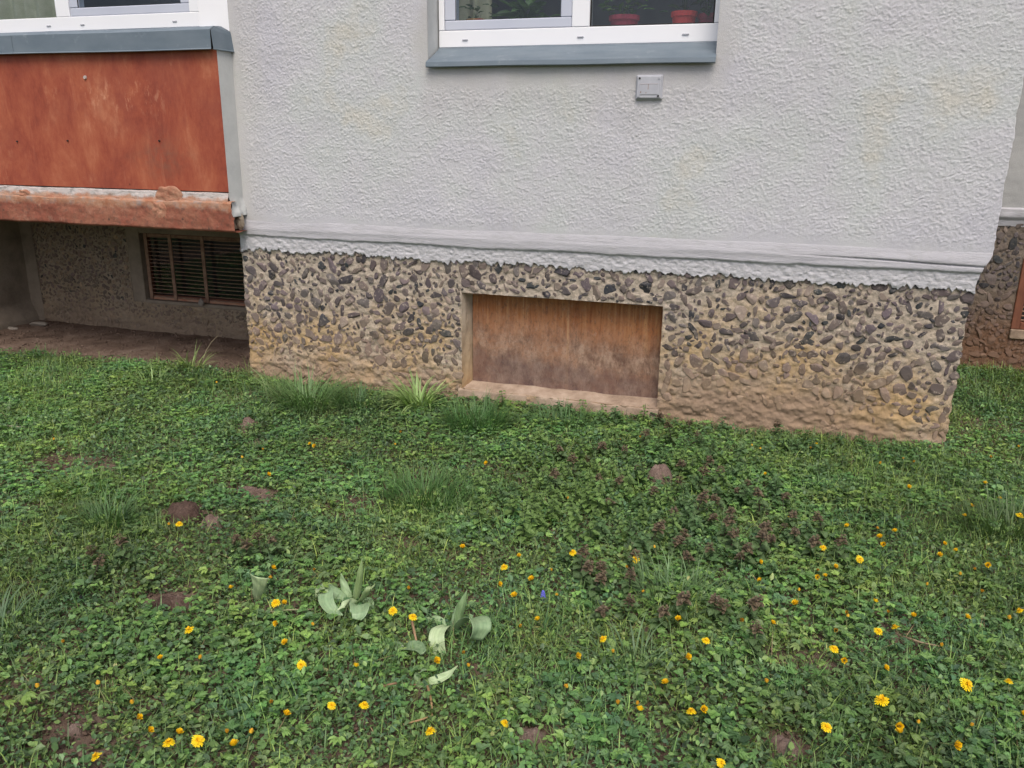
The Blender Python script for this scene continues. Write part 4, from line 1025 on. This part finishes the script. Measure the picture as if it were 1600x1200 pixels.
LV(T_, g, [(548, 948, -.01), (530, 930, -.01), (512, 924, -.03), (510, 940, -.07), (522, 956, -.09), (536, 961, -.09)], [.02, .036, .046, .046, .034, .003], (.35, .9, .25), .14, A)
LV(T_, g, [(545, 948, 0), (525, 928, .02), (505, 921, .02), (490, 928, .01), (487, 940, -.01), (490, 948, -.02)], [.02, .036, .048, .044, .030, .004], (.25, .7, .65), .14, Lc)
LV(T_, g, [(558, 944, -.02), (548, 942, -.05), (538, 945, -.08), (526, 954, -.10)], [.02, .028, .022, .002], (.2, .9, .4), .12, Lc)
LV(T_, g, [(556, 946, -.02), (560, 944, -.06), (562, 955, -.10), (558, 968, -.12)], [.03, .055, .058, .03], (1, .1, .05), .12, A)
LV(T_, g, [(560, 946, 0), (572, 940, .0), (578, 946, -.02), (574, 956, -.04)], [.02, .03, .03, .006], (.2, .8, .4), .12, A)
T_, g = tulip(708, 992, 'bulb plant with a big rolled leaf right and a pale flat leaf left')
LV(T_, g, [(712, 990, 0), (716, 968, 0), (722, 945, .0), (730, 922, .01)], [.012, .026, .026, .001], (1, .5, .2), .22, (.16, .26, .11))
LV(T_, g, [(709, 990, .01), (710, 972, .01), (713, 955, .02), (716, 942, .02)], [.012, .02, .015, .001], (1, .3, 0), .25, A)
LV(T_, g, [(706, 992, 0), (716, 978, -.01), (734, 966, -.02), (748, 968, -.04), (751, 982, -.07), (742, 1000, -.08)], [.016, .036, .058, .068, .066, .05], (.55, .75, -.25), .10, A)
LV(T_, g, [(705, 988, -.01), (698, 978, -.03), (686, 984, -.07), (682, 1000, -.10), (689, 1026, -.115)], [.014, .028, .042, .048, .036], (1, .15, 0), .06, Lc)
LV(T_, g, [(704, 990, 0), (696, 976, .01), (682, 968, .02), (666, 970, .02), (656, 980, .01)], [.014, .020, .024, .018, .002], (.2, .5, .8), .15, Bc)
T_, g = tulip(655, 1074, 'narrow bulb leaf lying almost flat and pointing right, lowest of the bulb plants')
LV(T_, g, [(652, 1074, -.0), (668, 1066, .0), (688, 1060, .01), (703, 1052, .02), (715, 1040, .03)], [.012, .018, .024, .018, .001], (.1, .7, .7), .15, Lc)
LV(T_, g, [(654, 1074, 0), (652, 1060, 0), (656, 1050, 0), (666, 1046, -.01)], [.012, .02, .018, .002], (.6, .3, .6), .2, Bc)
LV(T_, g, [(652, 1074, 0), (632, 1070, 0), (612, 1067, 0), (594, 1068, .01)], [.008, .01, .008, .002], (0, .6, .8), .15, Bc)
T_, g = tulip(636, 1030, 'dim folded bulb leaf half sunk in the weeds above the narrow lying leaf')
LV(T_, g, [(628, 1044, 0), (624, 1026, 0), (632, 1012, -.01), (652, 1010, -.01), (662, 1020, -.03)], [.012, .026, .034, .036, .02], (.4, .8, .3), .15, (.09, .16, .07))
LV(T_, g, [(640, 1040, 0), (628, 1012, .02), (612, 1004, .03), (600, 1008, .03)], [.01, .016, .014, .002], (.2, .6, .7), .15, (.09, .16, .07))

# ------------------------------------------------------------------ labels that place a flower among its neighbours
COLZ = [(140, 'far left'), (260, 'below left part of red panel'), (390, 'below right part of red panel'), (560, 'below left plinth end'), (725, 'left of the boarded opening'), (800, 'below left edge of boarded opening'), (880, 'below left half of boarded opening'),
        (955, 'below middle of boarded opening'), (1035, 'below right edge of boarded opening'), (1105, 'just right of boarded opening'), (1180, 'right of boarded opening'), (1250, 'below middle of right plinth'), (1330, 'below right half of plinth'), (1480, 'below right plinth end'), (9999, 'beyond the plinth corner')]
ROWZ = [(690, 'against the wall'), (725, 'close to the wall'), (755, 'upper lawn'), (790, 'higher mid lawn'), (830, 'mid lawn'), (870, 'lower mid lawn'), (925, 'lower lawn'), (985, 'near lawn'), (1050, 'nearer lawn'), (1120, 'front lawn'), (9999, 'bottom edge')]
ORD = ['leftmost', 'second from left', 'third from left', 'fourth from left', 'fifth from left', 'sixth from left', 'seventh from left', 'eighth from left', 'ninth from left', 'tenth from left', 'eleventh from left', 'twelfth from left']
def zone_labels(items, cat, group):
    d = {}
    for o, px, py, look in items:
        c = next(t for v, t in COLZ if px < v); r = next(t for v, t in ROWZ if py < v)
        d.setdefault((look, r, c), []).append((px, py, o))
    for (look, r, c), L_ in d.items():
        L_.sort(key=lambda t: (t[0], t[1]))
        for i, (px, py, o) in enumerate(L_):
            tag(o, ('%s, %s, %s' % (look, r, c)) if len(L_) == 1 else ('%s, %s, %s, %s' % (look, ORD[min(i, 11)], r, c)), cat, group)
def copy_tree(o, parent=None):
    c = o.copy(); C.objects.link(c)
    if parent: c.parent = parent
    for ch in [q for q in o.children]: copy_tree(ch, c)
    return c

# ------------------------------------------------------------------ dandelions
def head_mesh(kind):
    V = []; Fq = []; col = []
    def strap(a, r0, r1, w_, z0, z1, up, c):
        b = len(V); ca, sa = math.cos(a), math.sin(a)
        for (r_, z, ww) in ((r0, z0, w_*.5), ((r0+r1)/2, (z0+z1)/2+up, w_), (r1, z1, w_*.75)):
            for s in (-1, 1): V.append((r_*ca-s*ww/2*sa, r_*sa+s*ww/2*ca, z)); col.append(c)
        Fq.append([b, b+1, b+3, b+2]); Fq.append([b+2, b+3, b+5, b+4])
    if kind == 'open':
        for ring, (n_, r1, z1) in enumerate(((20, .0175, .001), (18, .0145, .0045), (15, .011, .007), (10, .0068, .0095))):
            for k in range(n_): strap(2*math.pi*k/n_+ring*.15+random.gauss(0, .06), .001, r1*random.uniform(.85, 1.08), .0034, .001+ring*.0015, z1*random.uniform(.6, 1.3)+.001*ring, .002, (.88-.03*ring, .68-.07*ring, .01))
    elif kind == 'half':
        for ring, (n_, r1, z1) in enumerate(((16, .0115, .010), (14, .009, .013), (9, .005, .015))):
            for k in range(n_): strap(2*math.pi*k/n_+ring*.2+random.gauss(0, .08), .002, r1*random.uniform(.85, 1.15), .0034, .0, z1*random.uniform(.85, 1.1), -.001, (.87-.04*ring, .62-.07*ring, .01))
    else:
        for ring, (n_, r1, z1) in enumerate(((12, .0058, .011), (8, .003, .014))):
            for k in range(n_): strap(2*math.pi*k/n_+ring*.2, .0026, r1*random.uniform(.8, 1.2), .003, .0, z1*random.uniform(.85, 1.1), -.001, (.70, .42-.05*ring, .04))
    return V, Fq, col
def make_dandelion(kind):
    E_ = empty('dandelion', (0, 0, 0))
    st = MB(); n_ = 6
    st.tube([(-.012, .006, -.05), (-.006, .003, -.03), (-.001, .0, -.012), (0, 0, -.002)], [.0016, .0015, .0014, .0016], 6, col=(.16, .22, .08))
    st.build('stem', M['stalk'], E_, True)
    V, Fq, col = head_mesh(kind)
    hd = mesh_np('flower_head', V, [Fq], M['petal'], E_, None, np.array(col))
    cal = MB(); r_ = {'open': .0045, 'half': .005, 'closed': .0042}[kind]
    cal.tube([(0, 0, -.005), (0, 0, -.002), (0, 0, .002), (0, 0, .006 if kind != 'open' else .001)], [.0018, r_, r_*1.05, r_*.75], 9, col=(.05, .10, .03))
    cb = cal.build('calyx', M['leaf'], E_, True)
    return E_
PROTO = {}
FL = """o 280 820|c 264 821|c 84 688|c 339 599|c 380 716|h 361 920|o 296 985|h 251 1029|c 312 1030|c 100 1003|c 60 1075|c 154 1071|c 208 1100|h 217 1122|h 234 1142|o 264 1162|h 280 1146|o 309 1158|h 366 1165|o 151 1183|c 392 1146|c 355 1145|
h 485 694|h 492 697|c 411 703|h 419 742|c 627 675|c 619 695|h 761 724|h 723 856|h 426 888|c 425 903|c 492 890|o 431 943|h 444 943|h 432 974|c 491 977|h 446 1005|o 614 955|o 645 965|c 640 920|o 788 887|h 780 913|o 471 1039|h 555 1042|h 447 1117|c 425 1097|c 391 1147|
o 518 1103|o 569 1103|h 681 1033|c 723 1020|c 733 1042|o 673 1144|o 788 1131|c 1000 684|c 1176 697|c 971 687|o 895 864|o 993 874|h 811 869|c 1023 857|c 980 887|c 887 780|h 831 906|h 804 932|c 862 892|c 872 930|h 841 969|c 812 980|o 943 999|c 958 1020|h 902 1025|c 1003 925|h 1060 968|c 1158 969|
o 1103 1002|h 1074 1027|c 887 1075|h 999 1111|c 995 1101|c 965 1100|h 1040 1068|o 1080 1113|h 1099 1109|o 1126 1193|h 1188 907|h 1278 902|h 1290 901|c 1277 891|h 1305 886|c 1248 924|h 1243 944|c 1324 957|c 1324 965|h 1207 974|c 1306 985|h 1367 941|c 1388 957|h 1427 963|o 1372 987|o 1399 981|h 1510 965|
c 1576 968|o 1594 955|o 1303 1015|h 1319 1032|h 1383 1044|c 1198 1067|o 1509 1070|o 1576 1066|o 1378 1096|o 1291 1137|h 1404 1135|h 1406 1145|c 1434 1131|c 1516 1134|h 1493 1164|h 1598 1117|c 1500 899|h 1543 883|c 1522 890|c 1534 925|c 1187 702|h 1277 695|c 1266 700|h 1197 741|c 1374 725|c 1410 717|c 1427 722|h 1420 762|h 1539 756|h 1562 780|h 1518 791|h 1507 807|o 1593 806|c 1548 715|
c 1592 699|h 1235 810|c 1275 842|o 1286 856|h 1325 823|h 1375 840|h 1381 851|h 1399 831|c 1373 826|o 1343 874|h 1187 878|h 1475 850|h 1468 868|h 1495 861|c 1448 915|c 1470 1010"""
items = []; seen = set()
LOOK = {'o': 'wide-open yellow dandelion', 'h': 'half-open golden dandelion', 'c': 'small closed orange-yellow dandelion'}
big = {(1509, 1070): 1.25, (1303, 1015): 1.15, (431, 943): 1.1, (614, 955): 1.15, (645, 965): 1.15, (296, 985): 1.1, (1080, 1113): 1.15, (1378, 1096): 1.2, (280, 820): 1.15}
for tok in FL.replace('\n', '').split('|'):
    k, a, b = tok.split(); a = float(a); b = float(b)
    kind = {'o': 'open', 'h': 'half', 'c': 'closed'}[k]
    if kind not in PROTO: PROTO[kind] = o = make_dandelion(kind)
    else: o = copy_tree(PROTO[kind])
    hh = .052+.012*random.random()
    g = G(a, b, hh)
    s = {'o': .84, 'h': .84, 'c': .88}[k]*random.uniform(.8, 1.12)*big.get((int(a), int(b)), 1)
    o.location = tuple(g); o.scale = (s, s, s)
    yw = random.uniform(0, 6.28); tl = random.uniform(.1, .85)
    d = Vector((math.sin(tl)*math.cos(yw), math.sin(tl)*math.sin(yw)-.25, math.cos(tl)))
    o.rotation_euler = d.to_track_quat('Z', 'Y').to_euler()
    items.append((o, a, b, LOOK[k]))
zone_labels(items, 'dandelion', 'dandelions scattered over the lawn')

# blue grape hyacinth
g = G(848, 950); Hy = empty('grape_hyacinth', g); tag(Hy, 'single small violet-blue grape hyacinth among the yellow dandelions', 'flower')
mb = MB(); mb.tube([(0, 0, 0), (.001, 0, .03), (.0, 0, .06)], .0016, 6, col=(.08, .14, .06)); mb.build('stem', M['leaf'], Hy, True)
mb = MB()
for k in range(34):
    z = .032+.030*k/34; a = k*2.4; r_ = .0068*(1-.75*(k/34)**1.6)
    c_ = np.array([r_*math.cos(a), r_*math.sin(a), z]); mb.add(ICO2[0]*[.003, .003, .0036]+c_, [ICO2[1]])
mb.build('bell_flowers', M['violet'], Hy, True)

# ------------------------------------------------------------------ dead nettles
def make_nettle(purple, seed):
    r2 = np.random.default_rng(seed); E_ = empty('dead_nettle' if purple else 'green_nettle', (0, 0, 0))
    Ht = r2.uniform(.075, .11); lx, ly = r2.normal(0, .012, 2)
    mb = MB(); mb.tube([(0, 0, -.01), (lx*.4, ly*.4, Ht*.5), (lx, ly, Ht)], [.002, .0018, .0015], 6, col=(.09, .06, .05) if purple else (.06, .10, .04)); mb.build('stem', M['leaf'], E_, True)
    def whorls(name, z0, z1, nw, L0, L1, col, tilt):
        b = Bulk()
        for i in range(nw):
            t = i/max(1, nw-1); z = z0+(z1-z0)*t; nl = 4 if purple and name == 'purple_top' else 3
            cx, cy = lx*z/Ht, ly*z/Ht
            yw = i*1.57+np.arange(nl)*2*math.pi/nl+r2.normal(0, .2, nl); L = np.full(nl, L0+(L1-L0)*t)*r2.uniform(.8, 1.15, nl)
            Pn = np.stack([cx-np.sin(yw)*.003, cy+np.cos(yw)*.003, np.full(nl, z)], -1)
            cc = np.array(col)[None]*r2.uniform(.75, 1.3, (nl, 1))
            b.leaves(Pn, yw, np.full(nl, tilt)+r2.normal(0, .2, nl), r2.normal(0, .2, nl), L, L*.85, np.full(nl, .15), np.full(nl, .35), cc)
        o = b.build(name, M['leaf']); o.parent = E_
    if purple:
        whorls('foliage', .015, Ht*.75, 5, .034, .026, (.115, .185, .075), .15)
        whorls('purple_top', Ht*.78, Ht+.004, 5, .020, .010, (.175, .13, .085), .35)
    else:
        whorls('foliage', .015, Ht, 7, .036, .016, (.16, .26, .075) if seed % 2 else (.10, .18, .07), .15)
    return E_
PN = [make_nettle(True, 10+i) for i in range(4)]; GN = [make_nettle(False, 30+i) for i in range(4)]
pts = [(907, 888), (910, 900), (950, 900), (918, 922), (983, 920), (935, 955), (975, 953), (1027, 963), (1112, 952), (1128, 965), (915, 730), (900, 742), (880, 712), (930, 705), (1025, 660), (1050, 685), (1003, 690), (1110, 730), (935, 752),
       (955, 760), (870, 757), (1015, 778), (1070, 765), (1090, 762), (1120, 748), (1045, 858), (1065, 850), (1100, 868), (1140, 850), (1125, 792), (1145, 802), (1130, 832), (1235, 815), (1215, 828), (1205, 850), (1265, 860), (1190, 795), (1160, 775),
       (1170, 760), (1085, 800), (1060, 815), (1105, 815), (1160, 870), (1185, 835), (1240, 845), (1150, 880), (1085, 885), (1010, 845), (1180, 860), (1215, 780), (150, 880), (140, 900), (200, 868), (1075, 670), (1040, 640), (1100, 690), (975, 710), (1000, 735), (1065, 735),
       (410, 862), (440, 855), (360, 850), (385, 868), (1290, 830), (1310, 870), (850, 735), (965, 790), (1055, 950), (1180, 1010), (980, 880), (1215, 672), (1160, 960)]
items = []; used = set()
def place(protos, pts, look):
    for i, (a, b) in enumerate(pts):
        k = i % 4 if (look[0] == 'p' or i < 4) else ((1, 3)[i % 2] if i < 60 else (0, 2, 2, 0, 1)[i % 5])
        o = protos[k] if i < 4 else copy_tree(protos[k])
        g = G(a, b, .05); g[2] = gz(g[0], g[1]); o.location = tuple(float(v) for v in g); s = random.uniform(.9, 1.25)
        if g[1] > -.12 and g[0] < .9: o.location.y = -.12
        o.scale = (s, s, s); o.rotation_euler = (random.gauss(0, .12), random.gauss(0, .12), random.uniform(0, 6.28)); items.append((o, a, b, look))
place(PN, pts, 'purple-topped dead nettle')
zone_labels(items, 'dead nettle', 'purple-topped dead nettles'); items = []
gp = []
r3 = np.random.default_rng(4)
tries = 0
while len(gp) < 160 and tries < 20000:
    tries += 1
    if len(gp) < 60: a, b = r3.normal(885, 45), r3.normal(765, 30)
    elif len(gp) < 130: a, b = r3.normal(1090, 95), r3.normal(775, 55)
    elif len(gp) < 150: a, b = r3.uniform(730, 1080), r3.uniform(628, 668)
    else: a, b = r3.uniform(1080, 1320), r3.uniform(690, 730)
    if all((a-c)**2+((b-d)*1.6)**2 > 15**2 for c, d in gp) and abs(a-1028)+abs(b-760) > 34 and not (b < 640+(a-1030)*.12 and a > 730): gp.append((a, b))
place(GN, gp, 'leafy green nettle')
zone_labels(items, 'nettle', 'green nettles growing in front of the plinth')
seed_pts = [(1205, 670), (1212, 682), (1222, 668), (1175, 672), (1255, 668)]

# ------------------------------------------------------------------ house plants behind the pane
def pot_plant(px, y, rad_, h, mat, label, leaf_L, nl, spread, up, lcol):
    x = W(px, 38, y)[0]; zb_ = 1.911
    E_ = empty('potted_plant', (x, y, zb_)); tag(E_, label, 'potted plant')
    mb = MB(); n_ = 18; mb.tube([(0, 0, 0), (0, 0, h*.82), (0, 0, h*.83), (0, 0, h), (0, 0, h-.004), (0, 0, h-.02)], [rad_*.72, rad_*.95, rad_*1.05, rad_*1.07, rad_*.98, rad_*.9], n_); mb.build('pot', M[mat], E_, False)
    b = Bulk(); r2 = np.random.default_rng(int(px)); a = r2.uniform(0, 6.28, nl); t = r2.random(nl)
    Pn = np.stack([np.cos(a)*spread*t, np.sin(a)*spread*t*.7, h+up*r2.random(nl)], -1)
    b.leaves(Pn, a-1.57, r2.normal(.4, .4, nl), r2.normal(0, .3, nl), leaf_L*r2.uniform(.7, 1.2, nl), leaf_L*.5*r2.uniform(.7, 1.2, nl), np.full(nl, .15), np.full(nl, .3), np.array(lcol)*r2.uniform(.6, 1.4, (nl, 1)))
    b.blades(np.tile([0, 0, h*.8], (12, 1)), r2.uniform(0, 6.28, 12), r2.uniform(.05, .5, 12), np.zeros(12), np.full(12, up*.9), np.full(12, .004), np.tile([.05, .09, .03], (12, 1)))
    o = b.build('foliage', M['leaf']); o.parent = E_
pot_plant(975, .34, .075, .125, 'pot_plum', 'plum red flower pot on the inner sill at the left of the right pane', .07, 26, .13, .10, (.12, .2, .07))
pot_plant(1068, .34, .062, .135, 'pot_red', 'bright red flower pot on the inner sill with a bushy plant at the right', .06, 60, .12, .22, (.05, .11, .03))
pot_plant(1105, .40, .05, .13, 'pot_plum', 'dark pot half hidden at the right edge of the right pane', .06, 26, .08, .2, (.05, .1, .03))
pot_plant(745, .33, .055, .13, 'pot_orange', 'small orange flower pot behind the left sash', .06, 12, .08, .08, (.06, .11, .04))
pot_plant(822, .33, .06, .11, 'cellar', 'dark pot with broad pale green leaves behind the left sash', .10, 36, .12, .09, (.12, .19, .07))
print('objects', len(bpy.data.objects))
